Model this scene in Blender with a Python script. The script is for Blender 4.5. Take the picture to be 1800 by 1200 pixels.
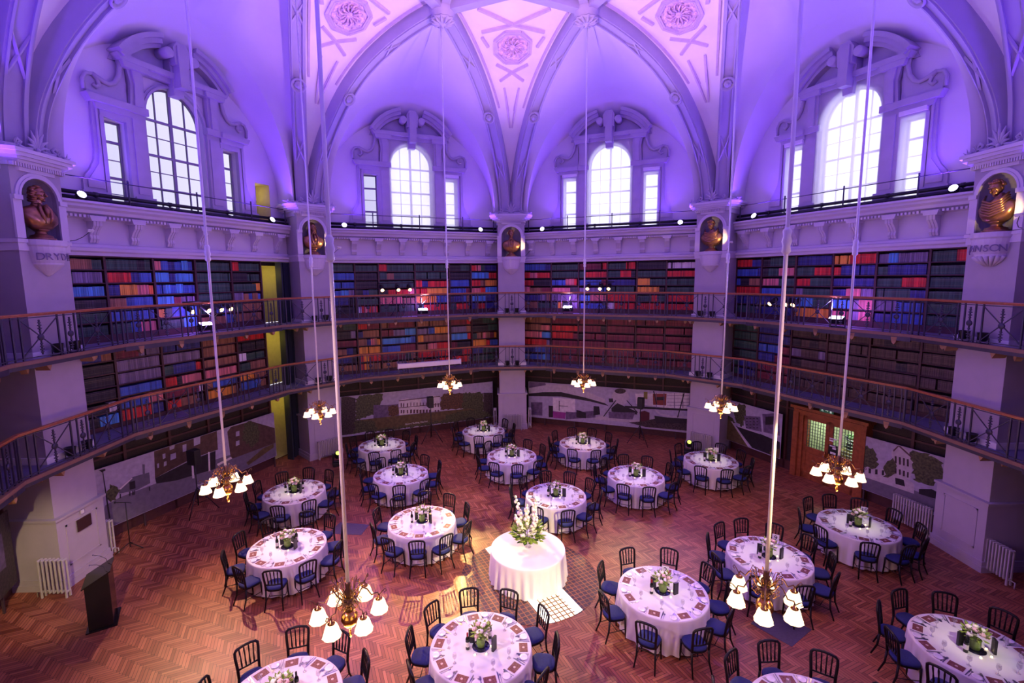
import bpy, bmesh, math, random
from mathutils import Vector, Matrix, Euler
PI = math.pi
R = math.radians
rnd = random.Random(7)
for _o in list(bpy.data.objects):
    bpy.data.objects.remove(_o)
SC = bpy.context.scene
COL = SC.collection

# ------------------------------------------------------------------ camera
cam_d = bpy.data.cameras.new('camera')
cam_d.sensor_width = 36.0
cam_d.lens = 844.8 / 1800 * 36
cam_d.shift_x = (900 - 886.5) / 1800
cam_d.shift_y = (591.5 - 600) / 1800
cam_d.clip_start = 0.05
cam = bpy.data.objects.new('camera', cam_d)
COL.objects.link(cam)
_y, _p, _r = R(0.933), R(7.014), R(-0.563)
_F = Vector((math.sin(_y) * math.cos(_p), math.cos(_y) * math.cos(_p), -math.sin(_p)))
_rt = Vector((math.cos(_y), -math.sin(_y), 0))
_up = _rt.cross(_F)
_RT = _rt * math.cos(_r) + _up * math.sin(_r)
_UP = -_rt * math.sin(_r) + _up * math.cos(_r)
cam.matrix_world = Matrix(((_RT.x, _UP.x, -_F.x, -0.74), (_RT.y, _UP.y, -_F.y, -11.645),
                           (_RT.z, _UP.z, -_F.z, 7.396), (0, 0, 0, 1)))
SC.camera = cam
SC.view_settings.view_transform = 'Standard'
SC.view_settings.look = 'None'
SC.view_settings.gamma = 1.0
SC.view_settings.use_curve_mapping = False
SC.view_settings.exposure = 0.55
try:
    SC.cycles.use_denoising = True
    SC.cycles.max_bounces = 6
    SC.cycles.diffuse_bounces = 3
    SC.cycles.glossy_bounces = 3
    SC.cycles.transmission_bounces = 4
    SC.cycles.transparent_max_bounces = 8
    SC.cycles.sample_clamp_indirect = 4.0
    SC.cycles.caustics_reflective = False
    SC.cycles.caustics_refractive = False
except Exception:
    pass

# ------------------------------------------------------------------ room measures (metres)
A = 11.75          # distance centre -> face of each of the eight walls
PR = 11.325        # distance centre -> front of the piers
PW = 1.25          # pier width
RIMB, RIMP = 10.72, 10.94   # gallery edge in front of the bays / of the piers
G1, G2 = 3.15, 5.68         # gallery floors
ZB = 8.10          # top of the book shelves
ROW = 0.37
BOSS_R, BOSS_Z = 6.4, 16.3

def pol(r, deg, z=0.0):
    return Vector((r * math.cos(R(deg)), r * math.sin(R(deg)), z))

# ------------------------------------------------------------------ sky outside the windows (brighter to the north east)
w = bpy.data.worlds.new('sky'); SC.world = w; w.use_nodes = True
nt = w.node_tree; nt.nodes.clear()
wo = nt.nodes.new('ShaderNodeOutputWorld'); wb = nt.nodes.new('ShaderNodeBackground')
tc = nt.nodes.new('ShaderNodeTexCoord'); vm = nt.nodes.new('ShaderNodeVectorMath'); vm.operation = 'DOT_PRODUCT'
vm.inputs[1].default_value = (0.80, 0.55, 0.2)
mr = nt.nodes.new('ShaderNodeMapRange')
mr.inputs[1].default_value = -0.55; mr.inputs[2].default_value = 0.75
mr.inputs[3].default_value = 0.25; mr.inputs[4].default_value = 1.9
nt.links.new(tc.outputs['Generated'], vm.inputs[0]); nt.links.new(vm.outputs['Value'], mr.inputs[0])
wb.inputs[0].default_value = (0.84, 0.83, 1.0, 1)
nt.links.new(mr.outputs[0], wb.inputs[1]); nt.links.new(wb.outputs[0], wo.inputs[0])

def aim(o, target):
    d = Vector(target) - o.location
    o.rotation_euler = d.to_track_quat('-Z', 'Y').to_euler()

def spot(name, loc, target, power, color, angle, blend=0.5, size=0.08):
    l = bpy.data.lights.new(name, 'SPOT'); l.energy = power; l.color = color
    l.spot_size = R(angle); l.spot_blend = blend; l.shadow_soft_size = size
    o = bpy.data.objects.new(name, l); COL.objects.link(o); o.location = loc; aim(o, target); return o

def point(name, loc, power, color, size=0.1):
    l = bpy.data.lights.new(name, 'POINT'); l.energy = power; l.color = color; l.shadow_soft_size = size
    o = bpy.data.objects.new(name, l); COL.objects.link(o); o.location = loc; return o

def area(name, loc, target, power, color, sx, sy, spread=180):
    l = bpy.data.lights.new(name, 'AREA'); l.energy = power; l.color = color
    l.shape = 'RECTANGLE'; l.size = sx; l.size_y = sy; l.spread = R(spread)
    o = bpy.data.objects.new(name, l); COL.objects.link(o); o.location = loc; aim(o, target); return o

BAYS = [22.5 + 45 * k for k in range(8)]
VIOLET = (0.17, 0.045, 1.0)
LAV = (0.50, 0.34, 1.0)
# LED washes standing on the window ledge, two to a bay, throwing violet light up the vault
for a in BAYS:
    for s in (-3.05, 3.1):
        n = pol(1, a); t = Vector((math.sin(R(a)), -math.cos(R(a)), 0))
        p = n * 11.2 + t * s + Vector((0, 0, 9.72))
        spot('led_wash_beam', p, pol(5.5, a, 17.5) - t * s * 0.3, 480, VIOLET, 150, 1.0, 0.12)
# floods on the upper gallery floor aimed at the ceiling
for a, s, colr, pw in ((157.5, -0.15, (0.40, 0.28, 1.0), 1100), (112.5, 0.14, (0.62, 0.50, 1.0), 1900),
                   (67.5, -1.7, (0.62, 0.50, 1.0), 1900), (22.5, 0.51, (0.45, 0.28, 1.0), 1100),
                   (-22.5, 0.2, (0.28, 0.16, 1.0), 600), (202.5, 0.2, (0.28, 0.16, 1.0), 600)):
    n = pol(1, a); t = Vector((math.sin(R(a)), -math.cos(R(a)), 0))
    spot('gallery_flood_beam', n * 10.8 + t * s + Vector((0, 0, 6.35)), pol(-3.0, a, 16.8), pw, colr, 110, 1.0, 0.15)
for a, s in ((157.5, -.15), (112.5, .14), (67.5, -1.72), (22.5, .51)):
    point('flood_spill', pol(11.15, a, 6.25) + Vector((math.sin(R(a)), -math.cos(R(a)), 0)) * s, 22, (0.45, 0.16, 1.0), 0.12)
# added pink-white key on the coffers round the crown, no lamp at its source
for a, pw in ((90, 7200), (45, 7200), (135, 7200)):
    spot('ceiling_added_key', pol(10.4, a + 180, 7.3), pol(7.0, a, 16.2), pw, (1.0, 0.52, 0.84), 21, 0.9, 0.2)

# ------------------------------------------------------------------ materials
MATS = {}
def mat(name, col, rough=0.6, metal=0.0, var=0.06, scale=6.0, bump=0.0, bscale=40.0, emit=None, estr=0.0, alpha=None, spec=0.5, trans=0.0):
    if name in MATS: return MATS[name]
    m = bpy.data.materials.new(name); m.use_nodes = True
    nt = m.node_tree; b = nt.nodes['Principled BSDF']
    b.inputs['Roughness'].default_value = rough; b.inputs['Metallic'].default_value = metal
    b.inputs['Specular IOR Level'].default_value = spec
    tc = nt.nodes.new('ShaderNodeTexCoord'); nz = nt.nodes.new('ShaderNodeTexNoise')
    nz.inputs['Scale'].default_value = scale; nz.inputs['Detail'].default_value = 3
    nt.links.new(tc.outputs['Object'], nz.inputs['Vector'])
    rp = nt.nodes.new('ShaderNodeMapRange'); rp.inputs[1].default_value = 0.3; rp.inputs[2].default_value = 0.7
    rp.inputs[3].default_value = 1 - var; rp.inputs[4].default_value = 1 + var
    nt.links.new(nz.outputs['Fac'], rp.inputs[0])
    hs = nt.nodes.new('ShaderNodeHueSaturation'); hs.inputs['Color'].default_value = (*col, 1)
    nt.links.new(rp.outputs[0], hs.inputs['Value']); nt.links.new(hs.outputs[0], b.inputs['Base Color'])
    if bump:
        bn = nt.nodes.new('ShaderNodeTexNoise'); bn.inputs['Scale'].default_value = bscale
        bp = nt.nodes.new('ShaderNodeBump'); bp.inputs['Strength'].default_value = bump
        nt.links.new(tc.outputs['Object'], bn.inputs['Vector']); nt.links.new(bn.outputs['Fac'], bp.inputs['Height'])
        nt.links.new(bp.outputs[0], b.inputs['Normal'])
    if emit:
        b.inputs['Emission Color'].default_value = (*emit, 1); b.inputs['Emission Strength'].default_value = estr
    if alpha is not None: b.inputs['Alpha'].default_value = alpha
    if trans: b.inputs['Transmission Weight'].default_value = trans
    MATS[name] = m; return m

plaster = mat('lavender_plaster', (0.66, 0.60, 0.70), 0.75, var=0.03, scale=1.5, bump=0.04, bscale=60)
vaultm = mat('vault_plaster', (0.72, 0.67, 0.74), 0.8, var=0.04, scale=0.7, bump=0.03, bscale=30)
stone = mat('grey_violet_stone', (0.47, 0.42, 0.53), 0.7, var=0.05, scale=3)
pierm = mat('pier_paint', (0.44, 0.39, 0.46), 0.7, var=0.04, scale=3, bump=0.05, bscale=80)
coffer = mat('coffer_plaster', (0.86, 0.80, 0.84), 0.7, var=0.06, scale=0.9)
gilt = mat('coffer_rosette_paint', (0.72, 0.50, 0.66), 0.6, var=0.35, scale=9, bump=0.6, bscale=22)
ribtrim = mat('vault_rib_paint', (0.44, 0.39, 0.54), 0.7, var=0.04, scale=2)
iron = mat('dark_iron', (0.055, 0.050, 0.085), 0.45, 0.3, var=0.1)
blackm = mat('black_plastic', (0.012, 0.012, 0.014), 0.45, var=0.1)
black_gloss = mat('black_gloss', (0.010, 0.009, 0.011), 0.18, var=0.1)
deck = mat('gallery_deck', (0.22, 0.21, 0.32), 0.6, var=0.12, scale=4)
rimm = mat('gallery_rim_paint', (0.24, 0.13, 0.09), 0.6, var=0.1)
ochre = mat('bracket_ochre', (0.42, 0.24, 0.12), 0.6, var=0.15)
handwood = mat('handrail_wood', (0.40, 0.13, 0.05), 0.35, var=0.15, scale=14)
casewood = mat('bookcase_wood', (0.075, 0.026, 0.028), 0.5, var=0.15, scale=9)
caseback = mat('bookcase_back', (0.022, 0.012, 0.014), 0.8, var=0.1)
darkcase = mat('locked_case_panel', (0.022, 0.015, 0.011), 0.7, var=0.35, scale=22)
brass = mat('brass', (0.60, 0.30, 0.07), 0.22, 1.0, var=0.12, scale=12)
brassd = mat('dark_brass', (0.20, 0.11, 0.06), 0.35, 0.9, var=0.2, scale=18)
whitepaint = mat('white_enamel', (0.80, 0.78, 0.78), 0.4, var=0.03)
radm = mat('radiator_enamel', (0.50, 0.47, 0.46), 0.45, var=0.05)
bronze = mat('bronze', (0.34, 0.16, 0.09), 0.28, 0.8, var=0.25, scale=10, bump=0.15, bscale=25)
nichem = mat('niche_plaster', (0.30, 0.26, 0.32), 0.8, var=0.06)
cloth = mat('white_linen', (0.72, 0.70, 0.71), 0.85, var=0.02, scale=5, bump=0.04, bscale=200)
blackwood = mat('black_lacquer_wood', (0.008, 0.006, 0.007), 0.38, var=0.1, scale=20, spec=0.3)
padblue = mat('blue_seat_fabric', (0.016, 0.026, 0.13), 0.85, var=0.12, scale=30)
doorwood = mat('door_oak', (0.30, 0.085, 0.028), 0.38, var=0.25, scale=8, bump=0.05)
framewood = mat('window_frame_paint', (0.30, 0.28, 0.36), 0.6, var=0.05)
shade_m = mat('lit_glass_shade', (0.95, 0.85, 0.65), 0.3, var=0.05, emit=(1.0, 0.70, 0.34), estr=1.5)
ledm = mat('violet_led_lens', (0.8, 0.8, 1.0), 0.2, emit=(0.50, 0.45, 1.0), estr=9.0)
ledw = mat('pink_flood_lens', (1, 0.9, 1.0), 0.2, emit=(0.62, 0.50, 1.0), estr=14.0)
warmlens = mat('warm_lamp_lens', (1, 0.8, 0.5), 0.2, emit=(1.0, 0.56, 0.20), estr=7.0)
greenled = mat('green_display', (0.4, 0.8, 0.1), 0.3, emit=(0.65, 0.95, 0.08), estr=2.2)
papw = mat('white_card', (0.85, 0.85, 0.86), 0.6, var=0.02)
papk = mat('black_card', (0.015, 0.014, 0.016), 0.35, var=0.1)
inkm = mat('black_ink', (0.01, 0.01, 0.012), 0.6)
engr = mat('incised_letter_shadow_paint', (0.22, 0.17, 0.30), 0.7)
silver = mat('cutlery_steel', (0.30, 0.30, 0.40), 0.30, 1.0, var=0.05)
glassb = mat('dark_bottle_glass', (0.008, 0.012, 0.008), 0.08, var=0.05)
labelm = mat('bottle_label', (0.75, 0.72, 0.66), 0.6, var=0.1, scale=30)
redfoil = mat('red_foil', (0.35, 0.015, 0.02), 0.3, 0.4)
leafm = mat('leaf_green', (0.24, 0.36, 0.05), 0.5, var=0.4, scale=25)
leafd = mat('leaf_dark_green', (0.035, 0.10, 0.02), 0.5, var=0.4, scale=25)
petalw = mat('cream_petal', (0.90, 0.86, 0.72), 0.6, var=0.08, scale=30)
petalp = mat('blush_petal', (0.85, 0.55, 0.56), 0.6, var=0.10, scale=30)
vaseg = mat('green_vase', (0.16, 0.28, 0.05), 0.15, var=0.3, scale=18)
candle = mat('tealight_glow', (1, 0.8, 0.5), 0.4, emit=(1.0, 0.75, 0.35), estr=3.0)
mirror = mat('dark_mirror', (0.10, 0.09, 0.20), 0.05, 0.9, var=0.03)
skyg = None

def simple_glass(name, col, tr, rough=0.03, strength=0.0):
    if name in MATS: return MATS[name]
    m = bpy.data.materials.new(name); m.use_nodes = True; nt = m.node_tree; nt.nodes.clear()
    o = nt.nodes.new('ShaderNodeOutputMaterial'); t = nt.nodes.new('ShaderNodeBsdfTransparent')
    g = nt.nodes.new('ShaderNodeBsdfGlossy'); g.inputs['Roughness'].default_value = rough
    mx = nt.nodes.new('ShaderNodeMixShader'); mx.inputs[0].default_value = tr
    t.inputs[0].default_value = (*col, 1)
    nt.links.new(t.outputs[0], mx.inputs[1]); nt.links.new(g.outputs[0], mx.inputs[2]); nt.links.new(mx.outputs[0], o.inputs[0])
    MATS[name] = m; return m
pane_f = simple_glass('obscured_grey_glass', (0.66, 0.64, 0.74), 0.05)
pane_g = simple_glass('obscured_sky_dimming_glass', (0.40, 0.39, 0.47), 0.05)  # same grey glass tinted deeper to dim the brighter sky behind it
pane_m = simple_glass('window_glass', (0.93, 0.94, 1.0), 0.06)
wine_m = simple_glass('wine_glass', (0.88, 0.86, 0.92), 0.22, 0.06)
clear_m = simple_glass('clear_acrylic', (0.9, 0.9, 0.95), 0.15, 0.08)

def blind_material():
    m = bpy.data.materials.new('roller_blind_fabric'); m.use_nodes = True; nt = m.node_tree; nt.nodes.clear()
    o = nt.nodes.new('ShaderNodeOutputMaterial'); t = nt.nodes.new('ShaderNodeBsdfTranslucent')
    d = nt.nodes.new('ShaderNodeBsdfDiffuse'); tp = nt.nodes.new('ShaderNodeBsdfTransparent')
    for x in (t, d): x.inputs[0].default_value = (0.96, 0.95, 0.97, 1)
    tp.inputs[0].default_value = (1, 1, 1, 1)
    a = nt.nodes.new('ShaderNodeMixShader'); a.inputs[0].default_value = 0.3
    b = nt.nodes.new('ShaderNodeMixShader')
    tc = nt.nodes.new('ShaderNodeTexCoord'); nz = nt.nodes.new('ShaderNodeTexNoise'); nz.inputs['Scale'].default_value = 3
    mr = nt.nodes.new('ShaderNodeMapRange'); mr.inputs[3].default_value = 0.32; mr.inputs[4].default_value = 0.42
    nt.links.new(tc.outputs['Object'], nz.inputs[0]); nt.links.new(nz.outputs[0], mr.inputs[0]); nt.links.new(mr.outputs[0], b.inputs[0])
    nt.links.new(t.outputs[0], a.inputs[1]); nt.links.new(d.outputs[0], a.inputs[2])
    nt.links.new(a.outputs[0], b.inputs[1]); nt.links.new(tp.outputs[0], b.inputs[2]); nt.links.new(b.outputs[0], o.inputs[0])
    return m
blind_m = blind_material()

def N(nt, op, a, b=None, c=None):
    n = nt.nodes.new('ShaderNodeMath'); n.operation = op
    for i, v in enumerate((a, b, c)):
        if v is None: continue
        if isinstance(v, (int, float)): n.inputs[i].default_value = v
        else: nt.links.new(v, n.inputs[i])
    return n.outputs[0]

def herringbone():
    m = bpy.data.materials.new('herringbone_parquet'); m.use_nodes = True; nt = m.node_tree; b = nt.nodes['Principled BSDF']
    tc = nt.nodes.new('ShaderNodeTexCoord'); mp = nt.nodes.new('ShaderNodeMapping')
    mp.inputs['Rotation'].default_value = (0, 0, R(45 + 22.5)); mp.inputs['Scale'].default_value = (1 / 0.062,) * 3
    nt.links.new(tc.outputs['Object'], mp.inputs[0])
    sp = nt.nodes.new('ShaderNodeSeparateXYZ'); nt.links.new(mp.outputs[0], sp.inputs[0])
    n = 6.0
    u, v = sp.outputs[0], sp.outputs[1]
    ix, iy = N(nt, 'FLOOR', u), N(nt, 'FLOOR', v); fx, fy = N(nt, 'FRACT', u), N(nt, 'FRACT', v)
    k = N(nt, 'FLOORED_MODULO', N(nt, 'SUBTRACT', ix, iy), 2 * n)
    hor = N(nt, 'LESS_THAN', k, n - 0.5)
    j = N(nt, 'SUBTRACT', N(nt, 'SUBTRACT', 2 * n, k), 1.0)
    ax_h = N(nt, 'DIVIDE', N(nt, 'ADD', k, fx), n); ax_v = N(nt, 'DIVIDE', N(nt, 'ADD', j, fy), n)
    def mix(h, vv): return N(nt, 'ADD', N(nt, 'MULTIPLY', h, hor), N(nt, 'MULTIPLY', vv, N(nt, 'SUBTRACT', 1.0, hor)))
    al = mix(ax_h, ax_v); ac = mix(fy, fx)
    idx = mix(N(nt, 'SUBTRACT', ix, k), N(nt, 'ADD', ix, 311.3)); idy = mix(iy, N(nt, 'SUBTRACT', iy, j))
    e1 = N(nt, 'MULTIPLY', N(nt, 'MINIMUM', al, N(nt, 'SUBTRACT', 1.0, al)), n); e2 = N(nt, 'MINIMUM', ac, N(nt, 'SUBTRACT', 1.0, ac))
    gap = N(nt, 'GREATER_THAN', N(nt, 'MINIMUM', e1, e2), 0.06)
    cb = nt.nodes.new('ShaderNodeCombineXYZ'); nt.links.new(idx, cb.inputs[0]); nt.links.new(idy, cb.inputs[1])
    wn = nt.nodes.new('ShaderNodeTexWhiteNoise'); wn.noise_dimensions = '2D'; nt.links.new(cb.outputs[0], wn.inputs[0])
    rp = nt.nodes.new('ShaderNodeValToRGB'); e = rp.color_ramp.elements
    e[0].color = (0.20, 0.052, 0.026, 1); e[1].color = (0.42, 0.148, 0.076, 1)
    x = rp.color_ramp.elements.new(0.5); x.color = (0.31, 0.094, 0.047, 1)
    nt.links.new(wn.outputs[0], rp.inputs[0])
    nz = nt.nodes.new('ShaderNodeTexNoise'); nz.inputs['Scale'].default_value = 0.9; nz.inputs['Detail'].default_value = 6
    nt.links.new(tc.outputs['Object'], nz.inputs[0])
    val = N(nt, 'MULTIPLY', N(nt, 'ADD', 0.55, N(nt, 'MULTIPLY', nz.outputs[0], 0.9)), N(nt, 'ADD', 0.10, N(nt, 'MULTIPLY', gap, 0.90)))
    val = N(nt, 'MULTIPLY', val, N(nt, 'ADD', 0.93, N(nt, 'MULTIPLY', hor, 0.10)))  # one plank direction lighter: directional sheen put into the colour
    hs = nt.nodes.new('ShaderNodeHueSaturation'); nt.links.new(rp.outputs[0], hs.inputs['Color']); nt.links.new(val, hs.inputs['Value'])
    nt.links.new(hs.outputs[0], b.inputs['Base Color'])
    rr = N(nt, 'ADD', 0.30, N(nt, 'MULTIPLY', nz.outputs[0], 0.3)); nt.links.new(rr, b.inputs['Roughness'])
    bp = nt.nodes.new('ShaderNodeBump'); bp.inputs['Strength'].default_value = 0.2; bp.inputs['Distance'].default_value = 0.01
    nt.links.new(gap, bp.inputs['Height']); nt.links.new(bp.outputs[0], b.inputs['Normal'])
    return m
floor_m = herringbone()

def tilemat(name, c1, c2, mortar, sc, ms=0.03, off=0.0, emit=None, estr=0, rot=0.0, rough=0.3):
    m = bpy.data.materials.new(name); m.use_nodes = True; nt = m.node_tree; b = nt.nodes['Principled BSDF']
    tc = nt.nodes.new('ShaderNodeTexCoord'); mp = nt.nodes.new('ShaderNodeMapping'); mp.inputs['Rotation'].default_value = (0, 0, rot)
    br = nt.nodes.new('ShaderNodeTexBrick'); br.offset = off; br.squash = 1
    br.inputs['Color1'].default_value = (*c1, 1); br.inputs['Color2'].default_value = (*c2, 1); br.inputs['Mortar'].default_value = (*mortar, 1)
    br.inputs['Scale'].default_value = sc; br.inputs['Mortar Size'].default_value = ms
    br.inputs['Brick Width'].default_value = 0.5; br.inputs['Row Height'].default_value = 0.5
    nt.links.new(tc.outputs['Object'], mp.inputs[0]); nt.links.new(mp.outputs[0], br.inputs[0]); nt.links.new(br.outputs[0], b.inputs['Base Color'])
    b.inputs['Roughness'].default_value = rough
    if emit:
        nt.links.new(br.outputs[0], b.inputs['Emission Color']); b.inputs['Emission Strength'].default_value = estr
    MATS[name] = m; return m
disc_m = tilemat('glass_paver_dark', (0.055, 0.036, 0.055), (0.10, 0.055, 0.065), (0.30, 0.12, 0.06), 4.2, 0.045, rot=-R(25), rough=.2)
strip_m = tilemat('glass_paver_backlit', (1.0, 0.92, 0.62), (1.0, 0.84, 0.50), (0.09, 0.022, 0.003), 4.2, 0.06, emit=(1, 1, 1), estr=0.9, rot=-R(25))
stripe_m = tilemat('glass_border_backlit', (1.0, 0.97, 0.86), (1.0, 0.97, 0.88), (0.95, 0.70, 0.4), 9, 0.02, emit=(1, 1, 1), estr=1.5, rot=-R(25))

def menu_material():
    m = bpy.data.materials.new('printed_menu_cover'); m.use_nodes = True; nt = m.node_tree; b = nt.nodes['Principled BSDF']
    tc = nt.nodes.new('ShaderNodeTexCoord'); sp = nt.nodes.new('ShaderNodeSeparateXYZ'); nt.links.new(tc.outputs['Object'], sp.inputs[0])
    r = N(nt, 'SQRT', N(nt, 'ADD', N(nt, 'MULTIPLY', sp.outputs[0], sp.outputs[0]), N(nt, 'MULTIPLY', sp.outputs[1], sp.outputs[1])))
    inner = N(nt, 'LESS_THAN', r, 0.022)
    vo = nt.nodes.new('ShaderNodeTexVoronoi'); vo.inputs['Scale'].default_value = 70; nt.links.new(tc.outputs['Object'], vo.inputs[0])
    mx = nt.nodes.new('ShaderNodeMix'); mx.data_type = 'RGBA'; mx.inputs[6].default_value = (0.11, 0.022, 0.024, 1); mx.inputs[7].default_value = (0.23, 0.085, 0.075, 1)
    nt.links.new(N(nt, 'GREATER_THAN', vo.outputs['Distance'], 0.45), mx.inputs[0])
    m2 = nt.nodes.new('ShaderNodeMix'); m2.data_type = 'RGBA'; m2.inputs[7].default_value = (0.60, 0.45, 0.42, 1)
    nt.links.new(inner, m2.inputs[0]); nt.links.new(mx.outputs[2], m2.inputs[6]); nt.links.new(m2.outputs[2], b.inputs['Base Color'])
    b.inputs['Roughness'].default_value = 0.65
    return m
menu_m = menu_material()

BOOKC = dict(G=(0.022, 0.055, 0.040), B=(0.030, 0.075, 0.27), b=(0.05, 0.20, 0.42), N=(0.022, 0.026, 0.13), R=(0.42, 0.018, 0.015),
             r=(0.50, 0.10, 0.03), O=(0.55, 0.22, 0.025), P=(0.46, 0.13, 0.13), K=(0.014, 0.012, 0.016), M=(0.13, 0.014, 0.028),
             T=(0.20, 0.085, 0.045), W=(0.50, 0.46, 0.47), D=(0.050, 0.030, 0.026), V=(0.13, 0.10, 0.17))  # D is tan cloth with the dim wall's shade put into the colour
BOOKN = dict(G='dark green', B='blue', b='light blue', N='navy', R='red', r='scarlet', O='amber', P='pink', K='black', M='maroon', T='tan', W='white', D='shade-darkened tan', V='grey-violet')
def book_mat(c):
    nm = 'book_cloth_' + BOOKN[c].replace(' ', '_').replace('-', '_')
    if nm in MATS: return MATS[nm]
    m = bpy.data.materials.new(nm); m.use_nodes = True; nt = m.node_tree; b = nt.nodes['Principled BSDF']
    b.inputs['Roughness'].default_value = 0.55
    ge = nt.nodes.new('ShaderNodeNewGeometry'); sp = nt.nodes.new('ShaderNodeSeparateXYZ'); nt.links.new(ge.outputs['Position'], sp.inputs[0])
    z = N(nt, 'FRACT', N(nt, 'DIVIDE', N(nt, 'SUBTRACT', sp.outputs[2], ZB - 40 * ROW), ROW))
    b1 = N(nt, 'COMPARE', z, 0.62, 0.022); b2 = N(nt, 'COMPARE', z, 0.50, 0.012); b3 = N(nt, 'COMPARE', z, 0.16, 0.012)
    band = N(nt, 'MAXIMUM', N(nt, 'MAXIMUM', b1, b2), b3)
    oi = nt.nodes.new('ShaderNodeObjectInfo')
    rn = N(nt, 'FRACT', N(nt, 'ADD', ge.outputs['Random Per Island'], oi.outputs['Random']))
    val = N(nt, 'ADD', 0.75, N(nt, 'MULTIPLY', rn, 0.9))
    hs = nt.nodes.new('ShaderNodeHueSaturation'); hs.inputs['Color'].default_value = (*[min(1, x * 1.35) for x in BOOKC[c]], 1); nt.links.new(val, hs.inputs['Value'])
    mx = nt.nodes.new('ShaderNodeMix'); mx.data_type = 'RGBA'; nt.links.new(N(nt, 'MULTIPLY', band, 0.22), mx.inputs[0])
    nt.links.new(hs.outputs[0], mx.inputs[6]); mx.inputs[7].default_value = (0.45, 0.34, 0.22, 1)
    nt.links.new(mx.outputs[2], b.inputs['Base Color'])
    MATS[nm] = m; return m

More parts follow.
